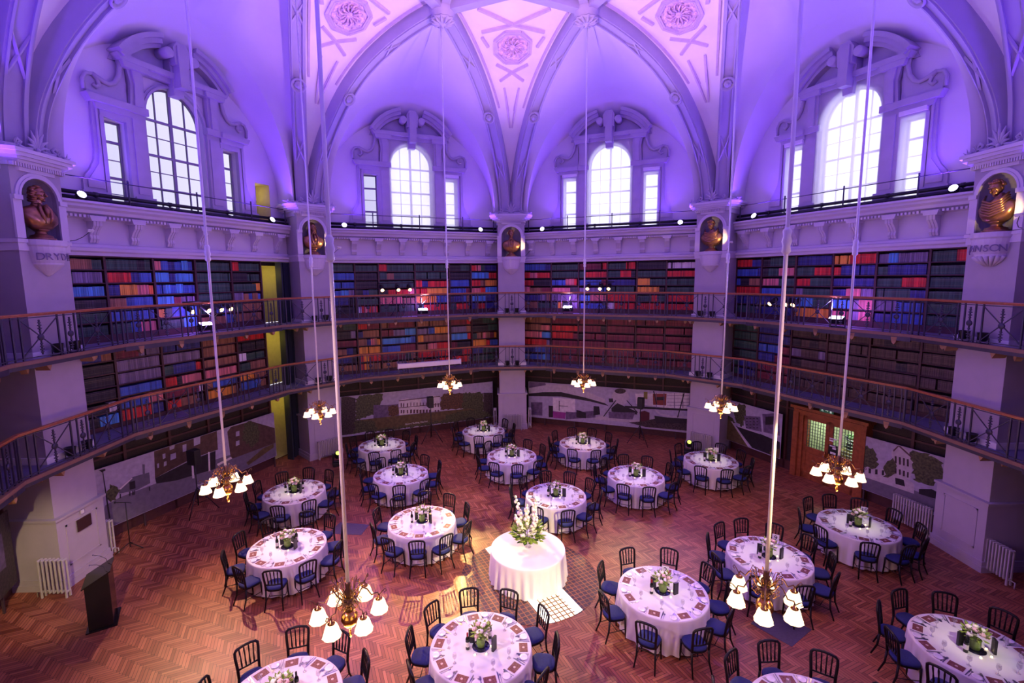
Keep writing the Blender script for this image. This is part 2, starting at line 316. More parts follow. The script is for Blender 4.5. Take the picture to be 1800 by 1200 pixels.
# ------------------------------------------------------------------ mesh builder
class MB:
    def __init__(s): s.v = []; s.f = []; s.mi = []; s.sm = []; s.M = Matrix(); s.cur = 0; s.smooth = False
    def add(s, vs, fs, smooth=None):
        o = len(s.v); s.v += [tuple(s.M @ Vector(v)) for v in vs]
        s.f += [tuple(o + i for i in f) for f in fs]; s.mi += [s.cur] * len(fs)
        s.sm += [s.smooth if smooth is None else smooth] * len(fs); return s
    def box(s, x0, x1, y0, y1, z0, z1):
        v = [(x, y, z) for z in (z0, z1) for y in (y0, y1) for x in (x0, x1)]
        return s.add(v, [(0, 2, 3, 1), (4, 5, 7, 6), (0, 1, 5, 4), (2, 6, 7, 3), (0, 4, 6, 2), (1, 3, 7, 5)])
    def prism(s, poly, y0, y1):   # poly of (x, z), extruded along y
        n = len(poly); v = [(p[0], y0, p[1]) for p in poly] + [(p[0], y1, p[1]) for p in poly]
        return s.add(v, [tuple(range(n)), tuple(range(2 * n - 1, n - 1, -1))] + [(i, i + n, (i + 1) % n + n, (i + 1) % n) for i in range(n)])
    def prismz(s, poly, z0, z1):  # poly of (x, y), extruded along z
        n = len(poly); v = [(p[0], p[1], z0) for p in poly] + [(p[0], p[1], z1) for p in poly]
        return s.add(v, [tuple(range(n - 1, -1, -1)), tuple(range(n, 2 * n))] + [(i, (i + 1) % n, (i + 1) % n + n, i + n) for i in range(n)])
    def run(s, prof, x0, x1):     # profile of (y, z) swept along x
        n = len(prof); v = [(x0, p[0], p[1]) for p in prof] + [(x1, p[0], p[1]) for p in prof]
        return s.add(v, [tuple(range(n)), tuple(range(2 * n - 1, n - 1, -1))] + [(i, i + n, (i + 1) % n + n, (i + 1) % n) for i in range(n)])
    def band(s, cx, cz, r0, r1, a0, a1, y0, y1, n=16, ex=1.0):   # arc band in the x-z plane
        for i in range(n):
            p = [R(a0 + (a1 - a0) * k / n) for k in (i, i + 1)]
            s.prism([(cx + r0 * math.cos(p[0]), cz + ex * r0 * math.sin(p[0])), (cx + r1 * math.cos(p[0]), cz + ex * r1 * math.sin(p[0])),
                     (cx + r1 * math.cos(p[1]), cz + ex * r1 * math.sin(p[1])), (cx + r0 * math.cos(p[1]), cz + ex * r0 * math.sin(p[1]))], y0, y1)
        return s
    def lathe(s, prof, n=16, c=(0, 0), flute=0.0, fn=8, caps=True):
        v = []; f = []
        for (r, z) in prof:
            for i in range(n):
                a = 2 * PI * i / n; rr = r * (1 + flute * math.cos(fn * a)); v.append((c[0] + rr * math.cos(a), c[1] + rr * math.sin(a), z))
        for k in range(len(prof) - 1):
            for i in range(n): f.append((k * n + i, k * n + (i + 1) % n, (k + 1) * n + (i + 1) % n, (k + 1) * n + i))
        if caps: f.append(tuple(range(n - 1, -1, -1))); f.append(tuple(range((len(prof) - 1) * n, len(prof) * n)))
        return s.add(v, f, True)
    def tube(s, pts, r, n=6, closed=False):
        pts = [Vector(p) for p in pts]; m = len(pts); v = []; f = []
        rr = r if isinstance(r, (list, tuple)) else [r] * m
        pu = None
        for i, p in enumerate(pts):
            d = (pts[(i + 1) % m] - pts[i - 1]) if closed else (pts[min(i + 1, m - 1)] - pts[max(i - 1, 0)])
            if d.length < 1e-9: d = Vector((0, 0, 1))
            d.normalize()
            u = d.cross(Vector((0, 0, 1)) if abs(d.z) < 0.95 else Vector((1, 0, 0))) if pu is None else pu - d * pu.dot(d)
            if u.length < 1e-6: u = d.orthogonal()
            u.normalize(); pu = u; q = d.cross(u)
            for k in range(n):
                a = 2 * PI * k / n; v.append(p + (u * math.cos(a) + q * math.sin(a)) * rr[i])
        L = m if closed else m - 1
        for i in range(L):
            j = (i + 1) % m
            for k in range(n): f.append((i * n + k, i * n + (k + 1) % n, j * n + (k + 1) % n, j * n + k))
        if not closed: f.append(tuple(range(n - 1, -1, -1))); f.append(tuple(range((m - 1) * n, m * n)))
        return s.add(v, f, True)
    def ball(s, c, r, n=10, m=7):
        r = r if isinstance(r, (tuple, list)) else (r, r, r); v = [(c[0], c[1], c[2] - r[2])]; f = []
        for j in range(1, m):
            t = PI * j / m
            for i in range(n):
                a = 2 * PI * i / n; v.append((c[0] + r[0] * math.sin(t) * math.cos(a), c[1] + r[1] * math.sin(t) * math.sin(a), c[2] - r[2] * math.cos(t)))
        v.append((c[0], c[1], c[2] + r[2])); L = len(v) - 1
        for i in range(n):
            f.append((0, 1 + (i + 1) % n, 1 + i)); f.append((L, L - n + i, L - n + (i + 1) % n))
            for j in range(m - 2): b = 1 + j * n; f.append((b + i, b + (i + 1) % n, b + n + (i + 1) % n, b + n + i))
        return s.add(v, f, True)
    def bar(s, a, b, w, h=None):   # box beam from a to b
        a = Vector(a); b = Vector(b); d = b - a; L = d.length; h = h or w
        q = d.to_track_quat('Z', 'Y').to_matrix().to_4x4(); M0 = s.M; s.M = M0 @ Matrix.Translation(a) @ q
        s.box(-w / 2, w / 2, -h / 2, h / 2, 0, L); s.M = M0; return s
    def mesh(s, name, mats):
        me = bpy.data.meshes.new(name); me.from_pydata(s.v, [], s.f)
        for m in (mats if isinstance(mats, (list, tuple)) else [mats]): me.materials.append(m)
        me.polygons.foreach_set('material_index', s.mi); me.polygons.foreach_set('use_smooth', s.sm)
        me.update()
        return me
    def obj(s, name, mats, parent=None, bevel=0.0, fix=True):
        me = s.mesh(name, mats)
        if fix:
            bm = bmesh.new(); bm.from_mesh(me); bmesh.ops.recalc_face_normals(bm, faces=bm.faces); bm.to_mesh(me); bm.free()
        o = bpy.data.objects.new(name, me); COL.objects.link(o)
        if parent: o.parent = parent
        if bevel:
            b = o.modifiers.new('bevel', 'BEVEL'); b.width = bevel; b.segments = 2; b.limit_method = 'ANGLE'
        return o

def tag(o, label=None, cat=None, group=None, kind=None):
    if label: o['label'] = label
    if cat: o['category'] = cat
    if group: o['group'] = group
    if kind: o['kind'] = kind
    return o
def empty(name, loc=(0, 0, 0), rz=0.0):
    o = bpy.data.objects.new(name, None); o.empty_display_size = 0.2; COL.objects.link(o); o.location = loc; o.rotation_euler = (0, 0, rz); return o
KIDS = {}
def copy_tree(o, parent=None):
    c = o.copy(); COL.objects.link(c)
    if parent: c.parent = parent
    for ch in list(o.children): copy_tree(ch, c)
    return c
def side(deg):
    return {22: 'right', 67: 'back_right', 112: 'back_left', 157: 'left', 202: 'near_left', 247: 'behind_left', 292: 'behind_right', 337: 'near_right'}[int(deg) % 360]
def bay_obj(o, a):
    o.rotation_euler = (0, 0, R(a - 90)); return o

def text_obj(name, fd, parent):
    """lettering turned into a plain mesh"""
    t = bpy.data.objects.new('t', fd); COL.objects.link(t)
    bpy.context.view_layer.update()
    dg = bpy.context.evaluated_depsgraph_get(); me = bpy.data.meshes.new_from_object(t.evaluated_get(dg))
    bpy.data.objects.remove(t)
    o = bpy.data.objects.new(name, me); COL.objects.link(o); o.parent = parent
    return o

MURALS = {'m1': [('pave',[(-3.2,1.12),(-2.8,1.19),(-2.05,1.19),(-1.77,1.19),(-1.3,1.09),(0.23,1.22),(2.79,1.07),(2.73,0.38),(-1.13,0.42),(-2.96,0.43),(-3.44,0.5)]),('brick',[(-1.77,2.22),(-1.3,2.25),(0.33,2.26),(0.31,1.54),(-0.67,1.55),(-1.82,1.36)]),('dark',[(-1.82,1.36),(-0.68,1.51),(0.22,1.53),(0.16,0.9),(-1.19,1.03),(-1.8,1.18)]),('brick',[(0.72,2.05),(0.88,2.18),(1.72,2.15),(2.82,1.54),(2.78,0.97),(0.77,1.02)]),('tree',[(1.41,2.15),(1.67,2.19),(1.96,1.94),(2.1,1.62),(1.96,1.25),(1.63,1.17),(1.31,1.55)]),('grass',[(1.38,0.66),(2.15,0.95),(2.66,0.97),(2.65,0.82),(2.02,0.66),(1.47,0.54)]),('grey',[(-2.87,1.43),(-2.44,1.65),(-1.97,1.61),(-1.97,1.27),(-2.35,1.21),(-2.82,1.3)]),('grey',[(-2.14,1.93),(-2.07,1.9),(-2.1,1.55),(-2.16,1.56)]),('dark',[(-2.54,1.53),(-2.38,1.52),(-2.39,1.28),(-2.55,1.3)]),('white',[(-2.84,1.44),(-2.45,1.64),(-2.44,1.61),(-2.81,1.39)]),('tree',[(-3.13,1.48),(-3.06,1.66),(-2.91,1.63),(-2.81,1.37),(-2.89,1.19),(-3.1,1.18),(-3.17,1.28)]),('dark',[(-3.18,2.13),(-3.16,2.12),(-3.11,0.69),(-3.15,0.71)]),('dark',[(-3.26,2.18),(-3.1,2.16),(-3.1,2.11),(-3.19,2.09)]),('white',[(0.22,1.05),(0.78,1.11),(0.82,1.03),(0.26,0.97)]),('white',[(-0.66,1.51),(-0.6,1.49),(-0.61,0.87),(-0.68,0.89)]),('white',[(-0.06,1.58),(0.0,1.56),(-0.04,0.9),(-0.1,0.9)]),('sky',[(-1.54,2.03),(-1.45,2.03),(-1.46,1.88),(-1.54,1.87)]),('sky',[(-0.51,2.23),(-0.28,2.22),(-0.31,1.96),(-0.53,1.95)]),('sky',[(-0.9,2.11),(-0.77,2.11),(-0.79,1.88),(-0.91,1.88)]),('sky',[(-1.3,1.94),(-1.13,1.94),(-1.14,1.76),(-1.32,1.75)]),('sky',[(-1.31,2.19),(-1.14,2.2),(-1.17,2.09),(-1.31,2.08)]),('sky',[(-1.52,1.77),(-1.44,1.78),(-1.45,1.64),(-1.54,1.63)]),('sky',[(-1.73,1.79),(-1.67,1.79),(-1.68,1.65),(-1.73,1.65)]),('sky',[(1.05,1.95),(1.19,1.95),(1.18,1.77),(1.03,1.78)]),('sky',[(1.02,1.6),(1.16,1.6),(1.15,1.43),(1.0,1.43)]),('dark',[(-2.82,1.29),(-2.79,1.28),(-2.8,1.16),(-2.83,1.16)]),('dark',[(-2.57,1.25),(-2.54,1.25),(-2.55,1.13),(-2.58,1.12)]),('dark',[(-2.49,1.24),(-2.46,1.23),(-2.47,1.11),(-2.5,1.11)]),('dark',[(-2.44,1.23),(-2.41,1.23),(-2.43,1.11),(-2.46,1.1)]),('dark',[(-2.02,1.17),(-1.99,1.16),(-2.0,1.04),(-2.03,1.04)])],'m2': [('tree',[(-2.91,2.09),(-2.45,2.3),(-1.69,2.22),(-1.75,1.82),(-1.98,1.58),(-2.12,1.24),(-2.96,1.08)]),('brownd',[(-3.51,2.32),(-2.91,2.09),(-2.99,0.47),(-3.6,0.47)]),('viol',[(-2.14,1.69),(-1.55,1.62),(-1.02,1.61),(-1.0,1.06),(-2.17,1.07)]),('otree',[(-1.5,1.59),(-1.03,1.58),(-1.02,1.08),(-1.48,1.12)]),('white',[(-1.0,1.78),(-0.57,1.83),(-0.4,1.74),(0.47,1.78),(0.52,1.84),(0.96,1.77),(0.98,1.07),(-1.0,1.08)]),('otree',[(1.0,1.7),(1.17,1.84),(1.6,1.87),(2.18,1.76),(2.21,1.04),(1.01,1.06)]),('tree',[(2.13,1.81),(3.22,1.7),(3.2,0.48),(2.11,1.0)]),('brownd',[(3.22,1.7),(3.94,1.62),(3.82,0.45),(3.2,0.43)]),('grass',[(-2.96,1.08),(-1.04,1.06),(2.51,0.98),(3.21,0.72),(3.2,0.38),(-2.1,0.5)]),('tree',[(-3.0,1.05),(-2.09,0.97),(-2.04,0.54),(1.18,0.55),(1.33,0.79),(2.21,0.94),(3.16,0.83),(3.72,0.39),(-1.94,0.4),(-3.03,0.5)]),('brown',[(-0.48,1.28),(-0.39,1.28),(-0.4,1.1),(-0.49,1.09)]),('pale',[(-0.46,1.63),(-0.41,1.63),(-0.41,1.44),(-0.47,1.44)]),('brown',[(-0.45,1.61),(-0.42,1.61),(-0.43,1.47),(-0.46,1.47)]),('brown',[(-0.33,1.26),(-0.24,1.26),(-0.25,1.08),(-0.34,1.08)]),('pale',[(-0.31,1.61),(-0.26,1.62),(-0.27,1.43),(-0.32,1.42)]),('brown',[(-0.3,1.59),(-0.27,1.59),(-0.28,1.45),(-0.31,1.45)]),('brown',[(-0.19,1.24),(-0.09,1.24),(-0.1,1.06),(-0.19,1.06)]),('pale',[(-0.16,1.6),(-0.11,1.6),(-0.12,1.41),(-0.17,1.41)]),('brown',[(-0.16,1.57),(-0.12,1.57),(-0.13,1.43),(-0.16,1.43)]),('brown',[(-0.04,1.22),(0.06,1.22),(0.05,1.04),(-0.04,1.04)]),('pale',[(-0.02,1.58),(0.04,1.58),(0.03,1.39),(-0.02,1.39)]),('brown',[(-0.01,1.56),(0.02,1.56),(0.02,1.42),(-0.01,1.41)]),('brown',[(0.11,1.21),(0.21,1.2),(0.2,1.02),(0.11,1.02)]),('pale',[(0.13,1.56),(0.19,1.57),(0.18,1.37),(0.13,1.37)]),('brown',[(0.14,1.54),(0.17,1.54),(0.17,1.4),(0.14,1.4)]),('brown',[(0.27,1.19),(0.36,1.19),(0.35,1.0),(0.26,1.0)]),('pale',[(0.29,1.55),(0.34,1.55),(0.33,1.36),(0.28,1.35)]),('brown',[(0.29,1.52),(0.33,1.52),(0.32,1.38),(0.29,1.38)]),('brown',[(0.42,1.17),(0.51,1.17),(0.5,0.99),(0.41,0.98)]),('pale',[(0.44,1.53),(0.49,1.53),(0.49,1.34),(0.43,1.33)]),('brown',[(0.45,1.5),(0.48,1.51),(0.47,1.36),(0.44,1.36)]),('brown',[(-0.91,1.64),(-0.86,1.64),(-0.87,1.45),(-0.92,1.45)]),('brown',[(-0.92,1.32),(-0.86,1.32),(-0.87,1.16),(-0.93,1.15)]),('brown',[(-0.8,1.62),(-0.75,1.62),(-0.76,1.44),(-0.81,1.44)]),('brown',[(-0.81,1.31),(-0.75,1.31),(-0.76,1.14),(-0.82,1.14)]),('brown',[(-0.63,1.6),(-0.57,1.6),(-0.58,1.42),(-0.63,1.41)]),('brown',[(-0.64,1.29),(-0.58,1.29),(-0.58,1.12),(-0.64,1.12)]),('brown',[(0.71,1.45),(0.77,1.45),(0.76,1.26),(0.71,1.26)]),('brown',[(0.7,1.12),(0.77,1.13),(0.76,0.95),(0.7,0.95)]),('brown',[(0.85,1.43),(0.91,1.43),(0.9,1.24),(0.85,1.24)]),('brown',[(0.84,1.11),(0.91,1.11),(0.91,0.94),(0.84,0.93)]),('brown',[(-1.0,1.78),(0.47,1.79),(0.98,1.78),(0.98,1.74),(0.47,1.75),(-1.0,1.74)]),('brown',[(-1.0,1.44),(0.98,1.41),(0.98,1.38),(-1.0,1.41)])],'m3': [('pale',[(-3.87,1.85),(-2.88,2.12),(-1.91,2.14),(-0.98,1.93),(-0.02,1.59),(-0.01,1.4),(-0.97,1.6),(-2.15,1.77),(-3.12,1.69),(-3.87,1.56)]),('dark',[(-3.87,1.56),(-3.12,1.69),(-2.15,1.77),(-0.97,1.6),(-0.01,1.4),(0.17,1.28),(-0.74,1.43),(-2.15,1.55),(-3.87,1.43)]),('viol',[(-3.82,2.17),(-2.98,2.18),(-2.93,2.07),(-3.82,1.85)]),('white',[(-2.58,1.47),(-1.46,1.47),(-1.45,0.75),(-2.58,0.79)]),('mag',[(-2.58,0.77),(-1.91,0.76),(-1.95,0.44),(-2.56,0.43)]),('dark',[(-2.8,1.04),(-2.57,1.04),(-2.57,0.45),(-2.79,0.44)]),('viol',[(-3.72,1.13),(-3.12,1.18),(-3.12,0.49),(-3.73,0.48)]),('dark',[(-2.27,1.33),(-2.23,1.33),(-2.23,0.82),(-2.27,0.82)]),('dark',[(-2.23,1.09),(-1.81,1.1),(-1.81,1.08),(-2.23,1.06)]),('viol',[(-1.91,0.81),(-1.48,0.82),(-0.46,0.99),(-0.45,0.66),(-1.9,0.42)]),('dark',[(-1.39,0.95),(-1.2,0.92),(-0.92,0.85),(-0.91,0.57),(-1.38,0.57)]),('dark',[(-0.55,1.22),(-0.28,1.22),(-0.23,0.83),(-0.55,0.75)]),('pale',[(1.13,1.78),(1.1,1.64),(1.01,1.51),(0.88,1.42),(0.72,1.38),(0.56,1.39),(0.42,1.46),(0.33,1.57),(0.3,1.71),(0.32,1.85),(0.41,1.98),(0.55,2.07),(0.71,2.11),(0.87,2.09),(1.0,2.02),(1.09,1.91)]),('brownd',[(0.96,2.07),(0.92,2.01),(0.83,1.95),(0.7,1.92),(0.57,1.93),(0.47,1.97),(0.43,2.03),(0.47,2.1),(0.56,2.15),(0.69,2.18),(0.82,2.17),(0.92,2.13)]),('dark',[(0.16,1.65),(0.36,1.67),(0.39,1.49),(0.19,1.47)]),('dark',[(0.3,1.2),(0.57,1.46),(0.87,1.35),(1.48,1.13),(1.49,0.99),(0.31,1.02)]),('viol',[(0.17,1.0),(1.4,1.08),(1.28,0.74),(0.18,0.68)]),('pale',[(-0.52,0.63),(-0.14,0.79),(0.18,0.7),(1.62,0.73),(1.67,0.65),(1.06,0.58),(-0.45,0.57)]),('white',[(1.38,1.98),(3.76,2.21),(3.71,1.38),(1.43,1.49)]),('red',[(2.16,2.04),(2.76,2.09),(2.75,1.54),(2.19,1.53)]),('dark',[(2.33,1.9),(2.68,1.95),(2.68,1.78),(2.35,1.75)]),('yel',[(1.76,2.1),(1.93,2.11),(1.93,1.76),(1.76,1.79)]),('redd',[(1.59,1.14),(1.82,1.21),(2.04,1.14),(2.05,0.46),(1.67,0.47)]),('brownd',[(1.11,0.57),(1.79,0.71),(2.34,0.9),(3.72,0.99),(3.72,0.46),(1.89,0.44)]),('dark',[(2.25,1.02),(2.83,0.99),(3.7,1.01),(3.69,0.81),(2.34,0.67)]),('pale',[(2.2,1.33),(2.46,1.09),(2.99,1.01),(3.68,1.05),(3.67,1.12),(2.99,1.07),(2.5,1.16),(2.24,1.36)]),('dark',[(0.92,1.37),(3.68,1.47),(3.69,1.38),(0.92,1.26)]),('viol',[(2.3,2.1),(2.33,2.1),(2.35,1.39),(2.32,1.39)]),('viol',[(2.63,2.12),(2.66,2.13),(2.68,1.42),(2.65,1.42)]),('viol',[(3.08,2.16),(3.1,2.16),(3.13,1.46),(3.1,1.46)]),('viol',[(3.44,2.19),(3.46,2.19),(3.49,1.5),(3.46,1.49)]),('viol',[(2.78,2.03),(3.72,2.09),(3.72,2.07),(2.78,2.01)]),('viol',[(2.78,1.87),(3.73,1.94),(3.73,1.92),(2.78,1.86)]),('viol',[(2.79,1.72),(3.73,1.79),(3.73,1.77),(2.79,1.7)]),('viol',[(2.79,1.56),(3.74,1.64),(3.74,1.62),(2.79,1.55)]),('dark',[(0.47,1.59),(0.53,1.59),(-0.04,0.75),(-0.09,0.75)]),('dark',[(0.98,1.63),(1.03,1.63),(1.54,1.09),(1.49,1.08)]),('dark',[(2.16,2.2),(2.21,2.2),(2.37,1.57),(2.32,1.57)]),('dark',[(3.48,2.19),(3.53,2.2),(3.29,1.04),(3.24,1.03)])],'m4': [('tree',[(-3.7,1.71),(-3.65,1.94),(-3.47,2.12),(-3.14,2.1),(-3.14,1.7),(-3.22,1.41),(-3.29,1.12),(-3.62,1.36)]),('tree',[(-4.2,1.39),(-3.88,1.45),(-3.61,1.25),(-4.19,1.22)]),('viol',[(-3.23,1.67),(-2.48,1.82),(-2.38,1.23),(-3.11,1.17)]),('viol',[(-2.4,1.95),(-1.71,2.18),(-1.6,1.31),(-2.3,1.25)]),('dark',[(-2.26,1.88),(-1.86,2.01),(-1.81,1.7),(-2.24,1.56)]),('grass',[(-4.2,1.25),(-3.87,1.29),(-3.54,1.05),(-2.89,0.42),(-4.15,0.37)]),('pale',[(-3.87,1.27),(-3.79,1.27),(-2.89,0.47),(-2.94,0.41)]),('dark',[(-3.6,1.14),(-2.52,1.14),(-1.59,1.07),(-1.52,0.44),(-2.77,0.45),(-3.28,0.86)]),('grass',[(-2.01,0.53),(-1.57,0.83),(-1.54,0.43),(-1.92,0.4)]),('pale',[(-3.51,1.16),(-2.46,1.15),(-2.46,1.12),(-3.51,1.12)]),('dark',[(-3.12,1.6),(-3.04,1.61),(-3.04,1.57),(-3.12,1.56)]),('dark',[(-3.12,1.47),(-3.03,1.48),(-3.03,1.45),(-3.11,1.43)]),('dark',[(-3.11,1.35),(-3.03,1.36),(-3.02,1.32),(-3.11,1.31)]),('dark',[(-3.1,1.22),(-3.02,1.23),(-3.02,1.2),(-3.1,1.18)]),('dark',[(-2.96,1.64),(-2.88,1.65),(-2.88,1.62),(-2.96,1.61)]),('dark',[(-2.95,1.52),(-2.87,1.53),(-2.87,1.49),(-2.95,1.48)]),('dark',[(-2.94,1.39),(-2.86,1.4),(-2.86,1.37),(-2.94,1.36)]),('dark',[(-2.94,1.27),(-2.85,1.28),(-2.85,1.24),(-2.93,1.23)]),('dark',[(-2.8,1.69),(-2.72,1.7),(-2.71,1.66),(-2.8,1.65)]),('dark',[(-2.79,1.56),(-2.71,1.57),(-2.71,1.54),(-2.79,1.53)]),('dark',[(-2.78,1.44),(-2.7,1.45),(-2.7,1.41),(-2.78,1.4)]),('dark',[(-2.77,1.31),(-2.69,1.33),(-2.69,1.29),(-2.77,1.28)]),('dark',[(-2.64,1.73),(-2.56,1.74),(-2.56,1.7),(-2.64,1.69)]),('dark',[(-2.63,1.61),(-2.55,1.62),(-2.55,1.58),(-2.63,1.57)]),('dark',[(-2.62,1.48),(-2.54,1.49),(-2.54,1.46),(-2.62,1.45)]),('dark',[(-2.61,1.36),(-2.54,1.37),(-2.53,1.34),(-2.61,1.32)])],'m5': [('pave',[(1.16,0.87),(2.77,0.97),(3.57,0.89),(3.37,0.53),(1.21,0.32)]),('pale',[(1.14,1.16),(2.21,1.35),(2.75,1.16),(2.78,0.86),(1.17,0.85)]),('pale',[(2.1,1.92),(2.27,2.26),(2.69,2.0),(2.65,1.24),(2.22,1.23)]),('tree',[(1.1,1.71),(1.38,1.89),(1.6,1.84),(1.73,1.59),(1.75,1.38),(1.65,1.22),(1.15,1.12)]),('tree',[(1.92,1.41),(2.01,1.65),(2.18,1.71),(2.27,1.45),(2.22,1.19),(1.98,1.1)]),('tree',[(2.59,2.05),(2.67,2.23),(2.94,2.32),(3.08,2.14),(3.36,2.01),(3.46,1.56),(3.18,1.26),(2.75,1.28)]),('dark',[(2.26,1.16),(2.49,1.18),(2.54,0.99),(2.29,0.97)]),('dark',[(2.89,1.06),(3.19,1.18),(3.53,1.1),(3.51,0.94),(2.9,0.91)]),('brown',[(2.14,2.0),(2.28,2.22),(2.64,1.97),(2.63,1.92),(2.28,2.16),(2.16,1.95)]),('dark',[(1.32,1.15),(1.39,1.17),(1.4,1.0),(1.33,0.98)]),('dark',[(1.51,1.19),(1.58,1.2),(1.59,1.04),(1.52,1.02)]),('dark',[(1.7,1.22),(1.77,1.24),(1.78,1.08),(1.71,1.06)]),('dark',[(1.89,1.26),(1.95,1.28),(1.96,1.12),(1.9,1.1)]),('brownd',[(2.2,1.83),(2.25,1.84),(2.27,1.62),(2.22,1.61)]),('brownd',[(2.23,1.46),(2.28,1.47),(2.29,1.3),(2.25,1.29)]),('brownd',[(2.31,1.84),(2.36,1.85),(2.38,1.62),(2.33,1.61)]),('brownd',[(2.34,1.46),(2.39,1.47),(2.4,1.3),(2.36,1.29)]),('brownd',[(2.42,1.85),(2.47,1.85),(2.48,1.63),(2.44,1.62)]),('brownd',[(2.45,1.46),(2.5,1.47),(2.51,1.3),(2.46,1.29)]),('brownd',[(2.52,1.85),(2.57,1.86),(2.59,1.64),(2.54,1.63)]),('brownd',[(2.56,1.46),(2.6,1.47),(2.61,1.3),(2.57,1.29)])]}

# ================================================================== SETTING
# ---- floor
b = MB(); b.box(-14, 14, -14, 14, -0.2, 0.0)
tag(b.obj('floor', floor_m), 'herringbone oak parquet floor of the octagonal library hall', 'floor', kind='structure')
DC = (0.0, -0.50); DR = 1.70
b = MB(); b.prismz([(DC[0] + DR * math.cos(2 * PI * i / 64), DC[1] + DR * math.sin(2 * PI * i / 64)) for i in range(64)], -0.05, 0.006)
o = b.obj('floor_light_well', disc_m); tag(o, 'round inlay of dark square glass pavers around the centre table', 'floor inlay', kind='structure')
ux, uy = 0.425, -0.905; vx, vy = 0.905, 0.425
def strip_poly(w0, w1, n=14):
    rr = DR - 0.02; L = []
    for i in range(n + 1):
        q = w0 + (w1 - w0) * i / n; L.append((q, math.sqrt(rr * rr - q * q)))
    pts = [(DC[0] + vx * q + ux * h, DC[1] + vy * q + uy * h) for q, h in L] + [(DC[0] + vx * q - ux * h, DC[1] + vy * q - uy * h) for q, h in reversed(L)]
    return pts
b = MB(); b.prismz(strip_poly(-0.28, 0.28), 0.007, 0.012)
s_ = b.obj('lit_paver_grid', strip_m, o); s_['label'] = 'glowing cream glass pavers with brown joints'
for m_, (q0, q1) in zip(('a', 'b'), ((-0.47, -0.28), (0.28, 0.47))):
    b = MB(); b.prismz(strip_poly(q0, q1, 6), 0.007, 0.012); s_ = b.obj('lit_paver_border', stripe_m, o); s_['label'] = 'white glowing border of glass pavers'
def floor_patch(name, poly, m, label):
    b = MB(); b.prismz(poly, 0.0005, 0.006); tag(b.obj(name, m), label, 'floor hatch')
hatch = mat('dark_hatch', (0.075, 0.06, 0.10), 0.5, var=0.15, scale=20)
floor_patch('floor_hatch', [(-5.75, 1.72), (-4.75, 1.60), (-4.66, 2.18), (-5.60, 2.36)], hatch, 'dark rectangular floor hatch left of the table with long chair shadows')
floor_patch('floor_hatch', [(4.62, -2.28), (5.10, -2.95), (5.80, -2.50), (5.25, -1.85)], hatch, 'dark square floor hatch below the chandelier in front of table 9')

# ---- walls
def arch_z(s, a=4.12, bb=4.22, c=10.4): return c + bb * math.sqrt(max(0, 1 - (s / a) ** 2))
CW, CS, CB = 0.93, 12.40, 9.52     # centre light half width, springing, sill
SW0, SW1, ST = 1.53, 2.12, 11.92   # side light
def upper_wall(a, door=False):
    b = MB()
    bp = sorted(set([-4.75, -3.9, 3.9, 4.75, -SW1, -SW0, SW0, SW1, -CW, CW] + [round(CW * math.cos(PI * i / 16), 4) for i in range(17)] + [round(3.9 * math.cos(PI * i / 24), 4) for i in range(25)] + ([2.87, 3.52] if door else [])))
    y = A
    bp = sorted(set(bp + [4.1, -4.1, 4.0, -4.0]))
    for s0, s1 in zip(bp[:-1], bp[1:]):
        if s1 - s0 < 1e-4: continue
        m = (s0 + s1) / 2
        top = lambda s: (arch_z(s) if abs(m) < 4.11 else 10.45) + 0.02
        iv = []
        if abs(m) < CW:
            h = lambda s: CS + math.sqrt(max(0, CW * CW - s * s))
            iv = [((9.3, 9.3), (CB, CB)), ((h(s0), h(s1)), (top(s0), top(s1)))]
        elif SW0 < abs(m) < SW1: iv = [((9.3, 9.3), (CB, CB)), ((ST, ST), (top(s0), top(s1)))]
        elif door and 2.87 < m < 3.52: iv = [((9.3, 9.3), (9.52, 9.52)), ((11.03, 11.03), (top(s0), top(s1)))]
        else: iv = [((9.3, 9.3), (top(s0), top(s1)))]
        for lo, hi in iv:
            b.add([(s0, y, lo[0]), (s1, y, lo[1]), (s1, y, hi[1]), (s0, y, hi[0])], [(0, 1, 2, 3)])
    # reveals of the three lights
    y1 = A + 0.34
    def loop(pts):
        n = len(pts); b.add([(p[0], A, p[1]) for p in pts] + [(p[0], y1, p[1]) for p in pts], [(i, (i + 1) % n, (i + 1) % n + n, i + n) for i in range(n)])
    loop([(-CW, CB), (CW, CB)] + [(CW * math.cos(PI * i / 16), CS + CW * math.sin(PI * i / 16)) for i in range(17)])
    for sg in (-1, 1): loop([(sg * SW0, CB), (sg * SW1, CB), (sg * SW1, ST), (sg * SW0, ST)])
    o = bay_obj(b.obj('wall_upper_' + side(a), vaultm), a)
    tag(o, kind='structure'); return o
def recess(a, s0, s1, z0, z1, colr, power, nm, y0=A, depth=0.9):
    """a stair recess lit yellow from inside"""
    b = MB(); y1 = y0 + depth
    b.add([(s0, y0, z0), (s1, y0, z0), (s1, y0, z1), (s0, y0, z1), (s0, y1, z0), (s1, y1, z0), (s1, y1, z1), (s0, y1, z1)],
          [(0, 1, 5, 4), (1, 2, 6, 5), (2, 3, 7, 6), (3, 0, 4, 7), (4, 5, 6, 7)])
    o = bay_obj(b.obj(nm, mat('recess_cream', (0.55, 0.50, 0.30), 0.8)), a); tag(o, kind='structure')
    t = Vector((math.sin(R(a)), -math.cos(R(a)), 0))
    point('recess_lamp', pol(y0 + 0.4, a) + t * (s0 + 0.22) + Vector((0, 0, z1 - 0.35)), power, colr, 0.06)
    return o

